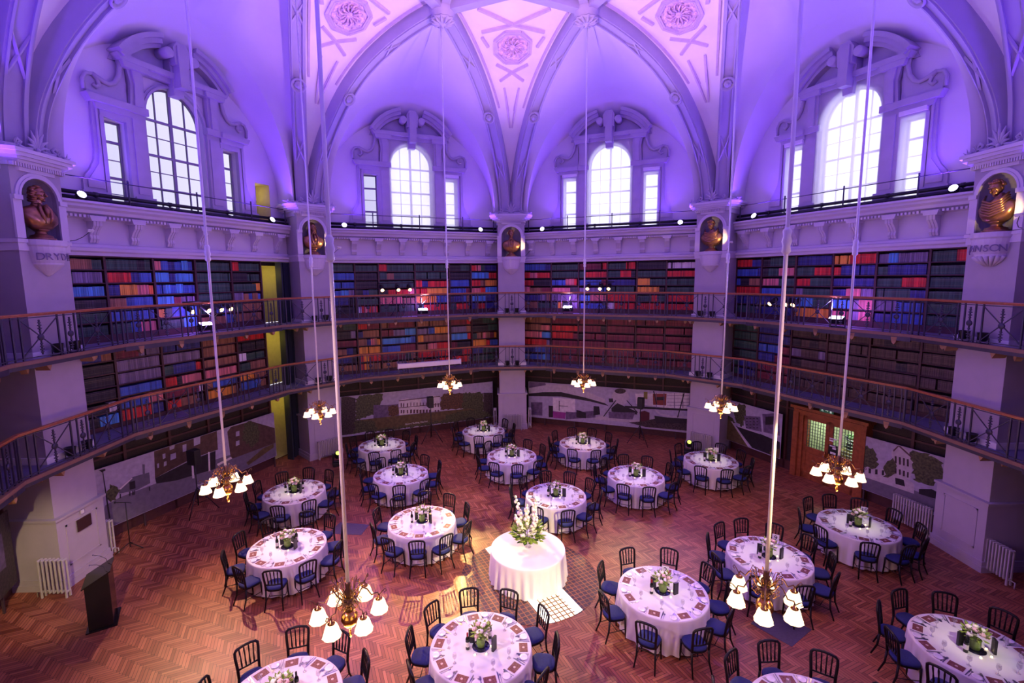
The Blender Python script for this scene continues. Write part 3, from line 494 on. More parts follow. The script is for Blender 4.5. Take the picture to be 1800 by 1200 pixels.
for a in BAYS:
    upper_wall(a, door=(a == 157.5))
    # flat wall behind the bookcases down to the floor
    b = MB(); yb = A + 0.37
    if a == 157.5:
        for s0, s1 in ((-5.0, 2.92), (4.0, 5.0)): b.add([(s0, yb, 0), (s1, yb, 0), (s1, yb, 9.4), (s0, yb, 9.4)], [(0, 1, 2, 3)])
        for z0, z1 in ((2.75, 3.15), (5.3, 5.68), (7.95, 9.4), (0, 0.02)): b.add([(2.92, yb, z0), (4.0, yb, z0), (4.0, yb, z1), (2.92, yb, z1)], [(0, 1, 2, 3)])
    elif a == 22.5:
        for s0, s1, z0, z1 in ((-5, -.86, 0, 9.4), (1.12, 5, 0, 9.4), (-.86, 1.12, 2.40, 9.4)): b.add([(s0, yb, z0), (s1, yb, z0), (s1, yb, z1), (s0, yb, z1)], [(0, 1, 2, 3)])
    else: b.add([(-5, yb, 0), (5, yb, 0), (5, yb, 9.4), (-5, yb, 9.4)], [(0, 1, 2, 3)])
    tag(bay_obj(b.obj('wall_' + side(a), caseback if a < 200 or a > 330 else pierm), a), kind='structure')
    # entablature under the windows
    b = MB()
    prof = [(A + .4, 9.52), (11.22, 9.52), (11.20, 9.46), (11.27, 9.42), (11.27, 9.36), (11.36, 9.30), (11.38, 9.22), (11.52, 9.18), (11.52, 9.12), (11.72, 9.08), (11.72, 8.42), (11.60, 8.40), (11.58, 8.33), (11.50, 8.30), (11.50, 8.22), (11.56, 8.18), (11.56, 8.10), (A + .4, 8.10)]
    b.run(prof, -4.35, 4.35)
    for i in range(84): x = -4.15 + i * 0.1; b.box(x - .028, x + .028, 11.40, 11.53, 9.10, 9.17)
    tr = bay_obj(b.obj('trim_cornice_' + side(a), plaster), a); tag(tr, kind='structure')
    for i in range(8):
        s = -3.70 + i * 1.045
        c = MB(); c.prism([(s - .20, 9.16), (s + .20, 9.16), (s + .16, 9.02), (s - .16, 9.02)], 11.36, 11.74)
        pr = [(11.74, 9.04), (11.40, 9.04), (11.42, 8.90), (11.54, 8.78), (11.62, 8.66), (11.60, 8.56), (11.66, 8.46), (11.74, 8.44)]
        c.run(pr, s - .105, s - .045); c.run(pr, s - .03, s + .03); c.run(pr, s + .045, s + .105); c.run([(p[0] + .02, p[1]) for p in pr], s - .1, s + .1)
        c.obj('console_bracket', plaster, tr)

# ---- windows
def make_window(a, blinds):
    r = empty('window_%d' % (BAYS.index(a) + 1)); bay_obj(r, a); tag(r, kind='structure')
    yf = A + 0.20
    def light(s0, s1, z0, z1, arched, cols, rows, blind, nm):
        b = MB(); w = 0.045; c = (s0 + s1) / 2; h = (s1 - s0) / 2
        def zt(s): return z1 if not arched else CS + math.sqrt(max(0, h * h - (s - c) ** 2))
        b.box(s0, s0 + .05, yf, yf + .06, z0, zt(s0) if not arched else CS); b.box(s1 - .05, s1, yf, yf + .06, z0, zt(s1) if not arched else CS)
        b.box(s0, s1, yf, yf + .06, z0, z0 + .05)
        if arched: b.band(c, CS, h - .05, h, 0, 180, yf, yf + .06, 16)
        else: b.box(s0, s1, yf, yf + .06, z1 - .05, z1)
        thick = cols > 2
        for i in range(1, cols):
            x = s0 + (s1 - s0) * i / cols; ww = .045 if (thick and i == cols // 2) else .012
            b.box(x - ww, x + ww, yf, yf + .06, z0, zt(x) - .02)
        for i, z in enumerate(rows):
            ww = .035 if i % 2 == 0 else .010
            hh = (h if z < CS or not arched else math.sqrt(max(.01, h * h - (z - CS) ** 2)))
            b.box(c - hh, c + hh, yf - .003, yf + .055, z - ww, z + ww)
        fr = b.obj('window_frame', framewood if not blind else whitepaint, r)
        g = MB(); n = 16
        pts = [(s0, z0), (s1, z0)] + ([(c + h * math.cos(PI * i / n), CS + h * math.sin(PI * i / n)) for i in range(n + 1)] if arched else [(s1, z1), (s0, z1)])
        g.add([(p[0], yf + .03, p[1]) for p in pts], [tuple(range(len(pts)))]); g.obj('window_pane', pane_m if blind else (pane_g if a == 112.5 else pane_f), r)
        if blind:
            q = MB(); zt_ = 13.48 if arched else z1 + .10; e = .10 if arched else .03
            q.add([(s0 - e, A - .16, z0 + .02), (s1 + e, A - .16, z0 + .02), (s1 + e, A - .16, zt_), (s0 - e, A - .16, zt_)], [(0, 1, 2, 3)])
            bl = q.obj('roller_blind', blind_m, r); bl['label'] = 'translucent white blind pulled down'
            q = MB(); q.box(s0 - e - .02, s1 + e + .02, A - .22, A - .08, zt_ - .02, zt_ + .10); q.box(s0 - e, s1 + e, A - .17, A - .15, z0, z0 + .04); q.obj('blind_headbox', whitepaint, r)
    light(-CW, CW, CB, 13.35, True, 4, [12.30, 11.80, 11.25, 10.75, 10.25, 9.85], blinds[1], 'c')
    for sg, k in ((-1, 0), (1, 2)):
        x0, x1 = sorted((sg * SW0, sg * SW1))
        light(x0, x1, CB, ST, False, 1, [11.35, 10.85, 10.35, 9.9], blinds[k], 's')
    # carved surround
    b = MB(); y = A + .01
    def pr(poly, d): b.prism(poly, A - d, y)
    for sg in (-1, 1):
        X = lambda l: [(sg * p[0], p[1]) for p in l]
        # inner pilaster with capital and console top
        pr(X([(.98, 9.52), (1.44, 9.52), (1.44, 12.30), (.98, 12.30)]), .12)
        pr(X([(1.05, 9.95), (1.37, 9.95), (1.37, 12.10), (1.05, 12.10)]), .155)
        pr(X([(.93, 9.52), (1.49, 9.52), (1.49, 9.86), (.93, 9.86)]), .20)
        pr(X([(.93, 12.25), (1.50, 12.25), (1.50, 12.45), (.93, 12.45)]), .22)
        pr(X([(1.02, 12.45), (1.42, 12.45), (1.36, 13.05), (1.44, 13.45), (1.00, 13.45), (1.00, 13.0)]), .20)
        pr(X([(1.10, 12.45), (1.32, 12.45), (1.28, 13.05), (1.34, 13.45), (1.08, 13.45)]), .26)
        pr(X([(.92, 13.42), (1.56, 13.42), (1.62, 13.60), (.90, 13.60)]), .34)
        # side light frame, entablature, scroll
        pr(X([(1.44, 11.93), (2.20, 11.93), (2.20, 12.12), (1.44, 12.12)]), .13)
        pr(X([(1.44, 12.10), (2.30, 12.10), (2.36, 12.28), (1.44, 12.28)]), .19)
        pr(X([(1.44, 12.26), (2.46, 12.26), (2.56, 12.44), (1.44, 12.44)]), .28)
        pr(X([(2.12, 9.52), (2.22, 9.52), (2.22, 11.95), (2.12, 11.95)]), .14)
        pr(X([(1.44, 9.52), (1.53, 9.52), (1.53, 11.95), (1.44, 11.95)]), .12)
        out = [(2.20, 9.52), (2.76, 9.52), (2.76, 10.12), (2.70, 10.26), (2.56, 10.45), (2.44, 10.72), (2.40, 11.0), (2.38, 12.28), (2.20, 12.28)]
        pr(X(out), .10)
        pr(X([(2.26, 9.95), (2.66, 9.95), (2.66, 10.12), (2.50, 10.38), (2.36, 10.62), (2.31, 11.0), (2.31, 12.1), (2.26, 12.1)]), .15)
        pr(X([(2.20, 9.52), (2.82, 9.52), (2.82, 9.86), (2.20, 9.86)]), .18)
        # S scroll over the side light
        body = [(1.44, 12.42), (2.44, 12.42), (2.48, 12.9), (2.40, 13.03), (2.22, 13.00), (2.10, 12.86), (1.90, 12.80), (1.72, 12.92), (1.60, 13.15), (1.56, 13.42), (1.44, 13.42)]
        pr(X(body), .10)
        rail = [(2.02, 12.86), (1.90, 12.84), (1.76, 12.92), (1.64, 13.12), (1.58, 13.40), (1.60, 13.62)]
        b.tube([(sg * p[0], A - .13, p[1]) for p in [(2.30, 12.72), (2.22, 12.66), (2.14, 12.74), (2.18, 12.88), (2.30, 12.98), (2.46, 12.94), (2.54, 12.78), (2.52, 12.52)]], .055, 6)
        b.tube([(sg * p[0], A - .14, p[1]) for p in [(2.30, 12.98), (2.12, 12.90)] + rail], .065, 6)
        # half of the broken segmental pediment
        an0, an1 = (90 - 56, 90 - 14)
        for rr, rw, d in ((2.04, .13, .56), (1.91, .14, .44), (1.80, .13, .32)):
            p0, p1 = (an0, an1) if sg > 0 else (180 - an1, 180 - an0)
            b.band(0, 12.60, rr, rr + rw, p0, p1, A - d, y, 10)
        b.lathe([(0.001, 0), (.17, 0), (.17, .42), (.12, .46), (.001, .46)], 12, caps=False) if False else None
        cxs, czs = sg * .40, 14.22
        v = MB(); M0 = b.M; b.M = Matrix.Translation((cxs, A - .60, czs)) @ Matrix.Rotation(R(-90), 4, 'X'); b.lathe([(.001, .48), (.15, .48), (.15, .02), (.11, 0), (.001, 0)][::-1], 14); b.M = M0
        pr(X([(.26, 13.58), (1.80, 13.58), (1.70, 13.80), (1.35, 14.10), (.80, 14.38), (.26, 14.46)]), .05)
    pr([(-1.66, 13.58), (1.66, 13.58), (1.74, 13.74), (-1.74, 13.74)], .36)
    pr([(-1.5, 13.44), (1.5, 13.44), (1.6, 13.60), (-1.6, 13.60)], .24)
    # arch mouldings over the centre light and key block
    b.band(0, CS, CW, CW + .07, 0, 180, A - .10, y, 16); b.band(0, CS, CW + .07, CW + .13, 0, 180, A - .06, y, 16)
    pr([(-.15, 13.10), (.15, 13.10), (.24, 14.05), (-.24, 14.05)], .30); pr([(-.22, 13.95), (.22, 13.95), (.26, 14.42), (.14, 14.62), (-.14, 14.62), (-.26, 14.42)], .56)
    pr([(-.14, 13.3), (.14, 13.3), (.16, 14.5), (-.16, 14.5)], .62)
    b.obj('window_surround', stone, r)
    return r
BL = {22.5: (1, 1, 1), 67.5: (1, 1, 1), 112.5: (0, 1, 1), 157.5: (0, 0, 0)}
for a in BAYS: make_window(a, BL.get(a, (0, 0, 0)))

# ---- piers
def make_pier(a, text=None):
    r = empty('pier', pol(PR, a)); r.rotation_euler = (0, 0, R(a - 90))   # local y = outward from the front face
    tag(r, kind='structure')
    h = PW / 2
    nw, nb, ns = 0.455, 8.36, 9.30     # niche half width, bottom, spring
    b = MB()
    b.add([(-h, 0, 0), (-h, 1.5, 0), (-h, 1.5, 10.3), (-h, 0, 10.3)], [(0, 1, 2, 3)]); b.add([(h, 0, 0), (h, 1.5, 0), (h, 1.5, 10.3), (h, 0, 10.3)], [(0, 1, 2, 3)])
    b.add([(-h, 0, 10.3), (h, 0, 10.3), (h, 1.5, 10.3), (-h, 1.5, 10.3)], [(0, 1, 2, 3)])
    b.add([(-h, 0, 0), (h, 0, 0), (h, 0, nb), (-h, 0, nb)], [(0, 1, 2, 3)])
    ap = [(nw, nb)] + [(nw * math.cos(PI * i / 16), ns + nw * math.sin(PI * i / 16)) for i in range(17)] + [(-nw, nb)]
    op = []
    for p in ap:
        if p[1] <= ns + 1e-6: op.append((h if p[0] > 0 else -h, p[1]))
        else:
            k = min(h / max(abs(p[0]), 1e-6), (10.3 - ns) / max(p[1] - ns, 1e-6)); op.append((p[0] * k, ns + (p[1] - ns) * k))
    op2 = []
    for i in range(len(ap) - 1):
        v = [(ap[i][0], 0, ap[i][1]), (ap[i + 1][0], 0, ap[i + 1][1]), (op[i + 1][0], 0, op[i + 1][1]), (op[i][0], 0, op[i][1])]
        b.add(v, [(0, 1, 2, 3)])
        if (abs(abs(op[i][0]) - h) < 1e-6) != (abs(abs(op[i + 1][0]) - h) < 1e-6):
            sg = 1 if op[i][0] > 0 or op[i + 1][0] > 0 else -1
            b.add([(op[i][0], 0, op[i][1]), (op[i + 1][0], 0, op[i + 1][1]), (sg * h, 0, 10.3)], [(0, 1, 2)])
    b.obj('shaft', pierm, r)
    n = MB(); n.smooth = True
    m = 14
    for i in range(m):
        t0, t1 = PI * i / m, PI * (i + 1) / m
        q = lambda t: (nw * math.cos(t), nw * math.sin(t) * 0.9)
        (x0, y0), (x1, y1) = q(t0), q(t1)
        n.add([(x0, y0, nb), (x1, y1, nb), (x1, y1, ns), (x0, y0, ns)], [(0, 1, 2, 3)])
        for j in range(6):
            p0, p1 = PI / 2 * j / 6, PI / 2 * (j + 1) / 6
            S = lambda t, p: (nw * math.cos(t) * math.cos(p), nw * .9 * math.sin(t) * math.cos(p), ns + nw * math.sin(p))
            n.add([S(t0, p0), S(t1, p0), S(t1, p1), S(t0, p1)], [(0, 1, 2, 3)])
    n.add([(nw * math.cos(PI * i / m), nw * .9 * math.sin(PI * i / m), nb) for i in range(m + 1)], [tuple(range(m + 1))])
    nn = n.obj('niche', nichem, r)
    b = MB()
    b.band(0, ns, nw, nw + .05, 0, 180, -.05, .01, 16); b.band(0, ns, nw + .05, nw + .12, 0, 180, -.03, .01, 16)
    for sg in (-1, 1):
        x0, x1 = sorted((sg * nw, sg * (h + .03))); b.box(x0, x1, -.04, .01, nb + .02, ns - .08); b.box(min(x0, x1 - 0) - .02 * 0, x1, -.08, .02, ns - .08, ns + .02)
    b.obj('niche_archivolt', plaster, r)
    # cornice with dentils, carved cresting
    b = MB()
    for z0, z1, e in ((9.86, 9.94, .06), (10.02, 10.08, .16), (10.08, 10.14, .26), (10.14, 10.22, .33), (10.22, 10.30, .38)):
        b.prismz([(-h - e, 1.5), (-h - e, .25 - e * .4), (-h - e + .25, -e * .85), (h + e - .25, -e * .85), (h + e, .25 - e * .4), (h + e, 1.5)], z0, z1)
    for i in range(22): x = -.63 + i * .06; b.box(x - .018, x + .018, -.12, .02, 9.94, 10.02)
    b.box(-h - .06, h + .06, -.04, 1.4, 9.94, 10.02)
    b.box(-h - .03, h + .03, -.03, .02, 8.10, 8.34) ; b.box(-h - .06, h + .06, -.06, .02, 8.28, 8.36); b.box(-h-.06, h+.06, .02, 1.2, 8.28, 8.36); b.box(-h-.03, h+.03, .02, 1.2, 8.10, 8.28)
    b.obj('pier_cornice', plaster, r)
    b = MB()
    def palm(cx, cz, sc, n=7, y=-.12):
        for i in range(n):
            an = R(-70 + 140 * i / (n - 1)); L = sc * (1 - .35 * abs(i - (n - 1) / 2) / ((n - 1) / 2))
            b.tube([(cx, y + .04, cz), (cx + .4 * L * math.sin(an), y, cz + .5 * L * math.cos(an) + .12 * sc), (cx + L * math.sin(an) * .8, y - .03, cz + L * math.cos(an))], [.035 * sc * 1.6, .05 * sc * 1.6, .02 * sc], 5)
        b.ball((cx, y, cz + .08 * sc), .10 * sc, 8, 5)
    palm(0, 10.34, .55)
    for sg in (-1, 1):
        b.tube([(sg * x, -.10, z) for x, z in ((.12, 10.40), (.28, 10.36), (.42, 10.38), (.52, 10.46), (.46, 10.54), (.38, 10.48), (.44, 10.42))], .04, 6)
        palm(sg * .86, 10.28, .24, 5, -.02); palm(sg * .52, 10.36, .18, 5, -.14)
        b.tube([(sg * x, y, z) for x, y, z in ((.6, -.18, 10.34), (.78, -.08, 10.36), (.92, .1, 10.38), (.98, .3, 10.44))], [.05, .04, .05, .03], 6)
    b.prismz([(-.8, -.16), (.8, -.16), (.95, .0), (.95, .4), (-.95, .4), (-.95, 0)], 10.29, 10.35)
    b.obj('carved_cresting', stone, r)
    # corbel carrying the bust, with its lettering
    b = MB(); b.smooth = True
    prof = [(.001, 7.52), (.08, 7.56), (.20, 7.66), (.33, 7.78), (.345, 7.80), (.345, 7.84), (.36, 7.86), (.42, 8.12), (.43, 8.20), (.46, 8.24), (.46, 8.36), (.001, 8.36)]
    for i in range(12):
        t0, t1 = PI + PI * i / 12, PI + PI * (i + 1) / 12
        for (r0, z0), (r1, z1) in zip(prof[:-1], prof[1:]):
            b.add([(r0 * math.cos(t0), r0 * math.sin(t0) * .8, z0), (r0 * math.cos(t1), r0 * math.sin(t1) * .8, z0), (r1 * math.cos(t1), r1 * math.sin(t1) * .8, z1), (r1 * math.cos(t0), r1 * math.sin(t0) * .8, z1)], [(0, 1, 2, 3)])
    if text and text[1]:
        for i in range(9):
            t = PI + PI * (i + .5) / 9
            b.tube([(.10 * math.cos(t), .08 * math.sin(t), 7.56), (.26 * math.cos(t), .21 * math.sin(t), 7.68), (.35 * math.cos(t), .28 * math.sin(t), 7.79)], [.02, .04, .05], 5)
    cb = b.obj('bust_corbel', plaster, r)
    if text:
        L = len(text[0]); st = 22
        for i, chh in enumerate(text[0]):
            t = R(270 + (i - (L - 1) / 2) * st)
            fd = bpy.data.curves.new('letter', 'FONT'); fd.body = chh; fd.size = .235; fd.extrude = .006; fd.align_x = 'CENTER'
            fd.materials.append(engr)
            lo = text_obj('incised_lettering', fd, cb)
            rr = .440
            nrm = Vector((math.cos(t) , math.sin(t) * 1.0, 0))
            lo.location = (rr * math.cos(t), rr * .8 * math.sin(t) - .004, 7.90)
            lo.rotation_euler = (R(83), 0, t + PI / 2)
    # plinth with recessed panel
    b = MB(); e = .08; hp = h + .06
    b.box(-hp, hp, -e, 1.2, 0.0, 1.74); b.box(-hp - .05, hp + .05, -e - .05, 1.2, 1.74, 1.80); b.box(-hp - .03, hp + .03, -e - .03, 1.2, 0, .28); b.box(-hp - .05, hp + .05, -e - .05, 1.2, 0, .16)
    for x0, x1, z0, z1 in ((-.46, .46, 1.50, 1.54), (-.46, .46, .50, .54), (-.46, -.42, .5, 1.54), (.42, .46, .5, 1.54)): b.box(x0, x1, -e - .015, -e, z0, z1)
    b.obj('plinth', pierm, r)
    b = MB(); b.box(-h - .06, h + .06, -.06, 1.2, G1, G1 + .16); b.box(-h - .06, h + .06, -.06, 1.2, G2, G2 + .12); b.obj('pier_foot_moulding', whitepaint, r)
    return r
piers = {}
for a, tx in ((90, ('MILTON', False)), (45, ('BYRON', False)), (135, ('CHAUCER', False)), (0, ('JOHNSON', True)), (180, ('DRYDEN', False)), (225, None), (315, None)):
    piers[a] = make_pier(a, tx if a in (0, 180) else None)

# ---- vault ribs, coffers, severies
RIBK = [(0, 10.30), (.012, 10.9), (.035, 11.5), (.08, 12.16), (.16, 13.05), (.30, 14.15), (.46, 14.98), (.64, 15.58), (.80, 15.95), (.92, 16.15), (1.0, 16.25)]
def rib_z(t):
    for (a0, z0), (a1, z1) in zip(RIBK[:-1], RIBK[1:]):
        if t <= a1: return z0 + (z1 - z0) * (t - a0) / (a1 - a0)
    return RIBK[-1][1]
RT_ = []
for (a0, z0), (a1, z1) in zip(RIBK[:-1], RIBK[1:]):
    for k in range(3): RT_.append(a0 + (a1 - a0) * k / 3)
RT_.append(1.0)
# smooth the profile with a Catmull-Rom pass
def cr(pts, n=3):
    o = []
    for i in range(len(pts) - 1):
        p0 = pts[max(i - 1, 0)]; p1 = pts[i]; p2 = pts[i + 1]; p3 = pts[min(i + 2, len(pts) - 1)]
        for k in range(n):
            u = k / n; o.append(tuple(.5 * (2 * p1[j] + (p2[j] - p0[j]) * u + (2 * p0[j] - 5 * p1[j] + 4 * p2[j] - p3[j]) * u * u + (3 * p1[j] - p0[j] - 3 * p2[j] + p3[j]) * u ** 3) for j in range(len(p1))))
    o.append(pts[-1]); return o
PROF = cr(RIBK, 3)
S0 = Vector((.30, 11.40)); B0 = Vector((2.449, 5.913))   # in pier coordinates, right hand rib
PL = (B0 - S0).length; U2 = (B0 - S0) / PL; W2 = Vector((U2.y, -U2.x))  # W2 points away from the coffer (towards the bay)
if W2.x < 0: W2 = -W2
def rib_frames():
    F = []
    for i, (t, z) in enumerate(PROF):
        p = Vector((S0.x + U2.x * PL * t, S0.y + U2.y * PL * t, z))
        a_, b_ = PROF[max(i - 1, 0)], PROF[min(i + 1, len(PROF) - 1)]
        d = Vector(((b_[0] - a_[0]) * PL, b_[1] - a_[1])).normalized()
        nrm = Vector((-d.y * U2.x, -d.y * U2.y, d.x))
        F.append((p, nrm, t))
    return F
FR = rib_frames()
def mx(v, m): return Vector((-v.x, v.y, v.z)) if m else v
def make_vault(a):
    r = empty('ceiling_vault'); r.rotation_euler = (0, 0, R(a - 90)); tag(r, kind='structure')
    for mir in (0, 1):
        b = MB(); w = .25
        sec = [(-w, .55), (-w, .02), (-w + .05, .02), (-w + .05, -.02), (-w + .10, -.02), (-w + .10, .05), (w - .10, .05), (w - .10, -.02), (w - .05, -.02), (w - .05, .02), (w, .02), (w, .55)]
        ns_ = len(sec); vs = []; fs = []
        for p, n, t in FR:
            for (sw, sn) in sec: vs.append(mx(p + Vector((W2.x, W2.y, 0)) * sw + n * sn, mir))
        for i in range(len(FR) - 1):
            for k in range(ns_ - 1): fs.append((i * ns_ + k, i * ns_ + k + 1, (i + 1) * ns_ + k + 1, (i + 1) * ns_ + k))
        b.add(vs, fs)
        rb = b.obj('vault_rib', ribtrim, r)
        # X mouldings and round medallion under the rib
        def under(t, sw, sn=0.0):
            k = min(range(len(FR)), key=lambda i: abs(FR[i][2] - t)); k = max(1, min(len(FR) - 2, k))
            for i in range(len(FR) - 1):
                if FR[i][2] <= t <= FR[i + 1][2]:
                    u = (t - FR[i][2]) / (FR[i + 1][2] - FR[i][2]); p = FR[i][0].lerp(FR[i + 1][0], u); n = FR[i][1].lerp(FR[i + 1][1], u).normalized(); break
            return mx(p + Vector((W2.x, W2.y, 0)) * sw + n * (sn + .03), mir)
        b = MB()
        for ta, tb in ((.055, .12), (.58, .69)):
            b.bar(under(ta, -.17), under(tb, .17), .055); b.bar(under(ta, .17), under(tb, -.17), .055)
        b.obj('cross_moulding', stone, r)
        c = under(.30, 0, -.02); k = min(range(len(FR)), key=lambda i: abs(FR[i][2] - .30)); n = -mx(FR[k][1], mir)
        b = MB(); b.M = Matrix.Translation(c) @ n.to_track_quat('Z', 'Y').to_matrix().to_4x4()
        b.lathe([(.001, .02), (.24, .02), (.26, .06), (.24, .11), (.19, .07), (.17, .03)], 20)
        b.smooth = False; b.lathe([(.15, .03), (.11, .09), (.06, .06), (.04, .11), (.001, .12)], 16, flute=.12, fn=8); b.obj('rib_medallion', stone, r)
    # kite coffer between the two ribs
    b = MB(); vs = []; K = FR; m = 10
    for p, n, t in K:
        e = p - Vector((W2.x, W2.y, 0)) * .20 + n * .42
        if e.x < .01: e.x = .01
        for j in range(m + 1): vs.append((e.x * (2 * j / m - 1), e.y, e.z))
    fs = [(i * (m + 1) + j, i * (m + 1) + j + 1, (i + 1) * (m + 1) + j + 1, (i + 1) * (m + 1) + j) for i in range(len(K) - 1) for j in range(m)]
    b.smooth = True; b.add(vs, fs)
    zt = vs[-1][2]; b.smooth = False
    b.add([(-2.45, 5.92, zt), (2.45, 5.92, zt), (0, 5.0, zt + .05)], [(0, 1, 2)])
    b.obj('coffered_panel', coffer, r)
    def kz(y):
        for (p0, n0, t0), (p1, n1, t1) in zip(K[:-1], K[1:]):
            y0 = (p0 + n0 * .42).y; y1 = (p1 + n1 * .42).y
            if y1 <= y <= y0: u = (y - y0) / (y1 - y0); return (p0 + n0 * .42).z * (1 - u) + (p1 + n1 * .42).z * u
        return zt
    def bar(x0, y0, x1, y1, w=.07, d=.05): b.bar((x0, y0, kz(y0) - d), (x1, y1, kz(y1) - d), w * 1.5, .10)
    b = MB()
    for sg in (-1, 1):
        bar(0, 6.85, sg * 1.25, 6.15); bar(0, 6.85, sg * 1.15, 7.15); bar(0, 8.72, sg * .62, 8.42); bar(0, 8.72, sg * .48, 9.02)
        bar(sg * 1.15, 7.35, sg * .92, 7.75); bar(sg * .30, 9.25, sg * .12, 9.95, .05); bar(sg * .30, 9.25, sg * .04, 10.4, .04)
        for i in range(8):
            t0, t1 = .28 + .09 * i * .9, .28 + .09 * (i + 1) * .9
            xx = lambda t: (S0.x + U2.x * PL * t) - .40
            yy = lambda t: S0.y + U2.y * PL * t
            if t1 <= .98: bar(sg * xx(t0), yy(t0), sg * xx(t1), yy(t1), .05)
    oc = [(.74 * math.cos(R(22.5 + 45 * i)), 7.75 + .66 * math.sin(R(22.5 + 45 * i))) for i in range(8)]
    for i in range(8):
        p, q = oc[i], oc[(i + 1) % 8]; bar(*p, *q, .06); bar(p[0] * .88, 7.75 + (p[1] - 7.75) * .88, q[0] * .88, 7.75 + (q[1] - 7.75) * .88, .04)
    b.obj('coffer_moulding', mat('coffer_moulding_paint', (.62, .48, .66), .7), r)
    b = MB(); zc = kz(7.75); sl = math.atan2(kz(7.25) - kz(8.25), 1.0)
    b.M = Matrix.Translation((0, 7.75, zc - .03)) @ Matrix.Rotation(PI - (-sl) * -1, 4, 'X')
    b.lathe([(.001, .0), (.58, .0), (.57, .05), (.52, .02), (.50, .05), (.44, .02), (.001, .02)], 28)
    for i in range(12):
        t = 2 * PI * i / 12
        b.tube([(.12 * math.cos(t), .12 * math.sin(t), .05), (.26 * math.cos(t + .15), .26 * math.sin(t + .15), .09), (.38 * math.cos(t), .38 * math.sin(t), .06), (.42 * math.cos(t - .2), .42 * math.sin(t - .2), .05)], [.03, .035, .03, .015], 5)
        b.ball((.32 * math.cos(t + .26), .32 * math.sin(t + .26), .05), .035, 6, 4); b.ball((.53 * math.cos(t + .1), .53 * math.sin(t + .1), .04), .03, 6, 4)
    b.lathe([(.13, .03), (.10, .09), (.05, .07), (.001, .10)], 12, flute=.15, fn=6)
    b.obj('coffer_rosette', gilt, r)
    return r
def make_severy(a):
    b = MB(); b.smooth = True; n = len(FR)
    # rib edge seen from the bay: rotate pier coordinates (pier at +-22.5 degrees)
    def to_bay(p, sg):
        # right rib of the pier standing to the left (sg=-1) or left rib of the pier to the right (sg=+1)
        q = Vector((p.x, p.y, p.z)) if sg < 0 else Vector((-p.x, p.y, p.z))
        an = R(22.5) if sg < 0 else R(-22.5)
        return Vector((q.x * math.cos(an) - q.y * math.sin(an), q.x * math.sin(an) + q.y * math.cos(an), q.z))
    edge = [p + Vector((W2.x, W2.y, 0)) * .25 + nn * .35 for p, nn, t in FR]
    edge[-1] = Vector((B0.x, B0.y, edge[-1].z))
    C0 = [to_bay(e, -1) for e in edge] + [to_bay(e, 1) for e in reversed(edge)][1:]
    T = len(C0); Mid = []; Wal = []
    for i in range(T):
        u = i / (T - 1); k = i if i < n else T - 1 - i
        t = FR[k][2]; z = FR[k][0].z
        # match by height fraction so the lines run level at the foot
        fr = (z - 10.3) / 5.95; ph = math.asin(max(0, min(1, fr ** 1.0))) if fr < .80 else math.asin(.80) + (PI / 2 - math.asin(.80)) * (t - .42) / .58
        ph = min(max(ph, 0), PI / 2)
        sg = -1 if i < n - 1 else (1 if i > n - 1 else 0)
        if sg == 0: ph = PI / 2
        Mid.append(Vector(((sg or 1) * 3.62 * math.cos(ph), 10.68, 10.3 + 5.0 * math.sin(ph))))
        Wal.append(Vector(((sg or 1) * 3.93 * math.cos(ph), A + .01, 10.38 + 4.02 * math.sin(ph))))
    vs = []; J = 7
    for i in range(T):
        for j in range(J + 1):
            f = j / J; p = Mid[i].lerp(C0[i], f); p.z += .28 * math.sin(PI * f) * math.sin(PI * i / (T - 1)); vs.append(p)
    b.add(vs, [(i * (J + 1) + j, i * (J + 1) + j + 1, (i + 1) * (J + 1) + j + 1, (i + 1) * (J + 1) + j) for i in range(T - 1) for j in range(J)])
    tag(bay_obj(b.obj('ceiling_severy', vaultm), a), kind='structure')
    b = MB(); b.smooth = True; J = 3; vs = []
    for i in range(T):
        for j in range(J + 1): vs.append(Wal[i].lerp(Mid[i], j / J))
    b.add(vs, [(i * (J + 1) + j, i * (J + 1) + j + 1, (i + 1) * (J + 1) + j + 1, (i + 1) * (J + 1) + j) for i in range(T - 1) for j in range(J)])
    tag(bay_obj(b.obj('ceiling_arch_soffit', vaultm), a), kind='structure')
for k in range(8): make_vault(45 * k)
for a in BAYS: make_severy(a)
# crown: star of beams between bosses and the ceiling inside it
b = MB(); ring = []
for k in range(8): ring += [pol(6.4, 22.5 + 45 * k, 16.62), pol(5.0, 45 + 45 * k, 16.72)]
b.add([tuple(p) for p in ring] + [(0, 0, 18.6)], [(i, (i + 1) % 16, 16) for i in range(16)]); tag(b.obj('ceiling_crown', coffer), kind='structure')
b = MB()
for i in range(16): b.bar(ring[i] - Vector((0, 0, .16)), ring[(i + 1) % 16] - Vector((0, 0, .16)), .34, .34)
for k in range(8): b.bar(pol(6.4, 22.5 + 45 * k, 16.45), pol(1.0, 22.5 + 45 * k, 18.1), .3, .3)
tag(b.obj('ceiling_crown_beams', ribtrim), kind='structure')
for k in range(8):
    r = empty('ceiling_boss', pol(6.4, 22.5 + 45 * k, 15.95)); tag(r, kind='structure')
    b = MB(); b.lathe([(.30, .12), (.36, .14), (.36, .26), (.41, .30), (.41, .62), (.36, .66), (.36, .9)], 24); b.obj('boss_drum', stone, r)
    b = MB(); b.lathe([(.02, -.10), (.06, -.02), (.13, 0), (.20, .04), (.30, .08), (.40, .09), (.40, .14), (.1, .15)], 32, flute=.10, fn=12)
    for i in range(12): t = 2 * PI * i / 12; b.tube([(.12 * math.cos(t), .12 * math.sin(t), .0), (.28 * math.cos(t), .28 * math.sin(t), .03), (.42 * math.cos(t), .42 * math.sin(t), .10)], [.02, .05, .02], 5)
    b.obj('carved_pendant', stone, r)

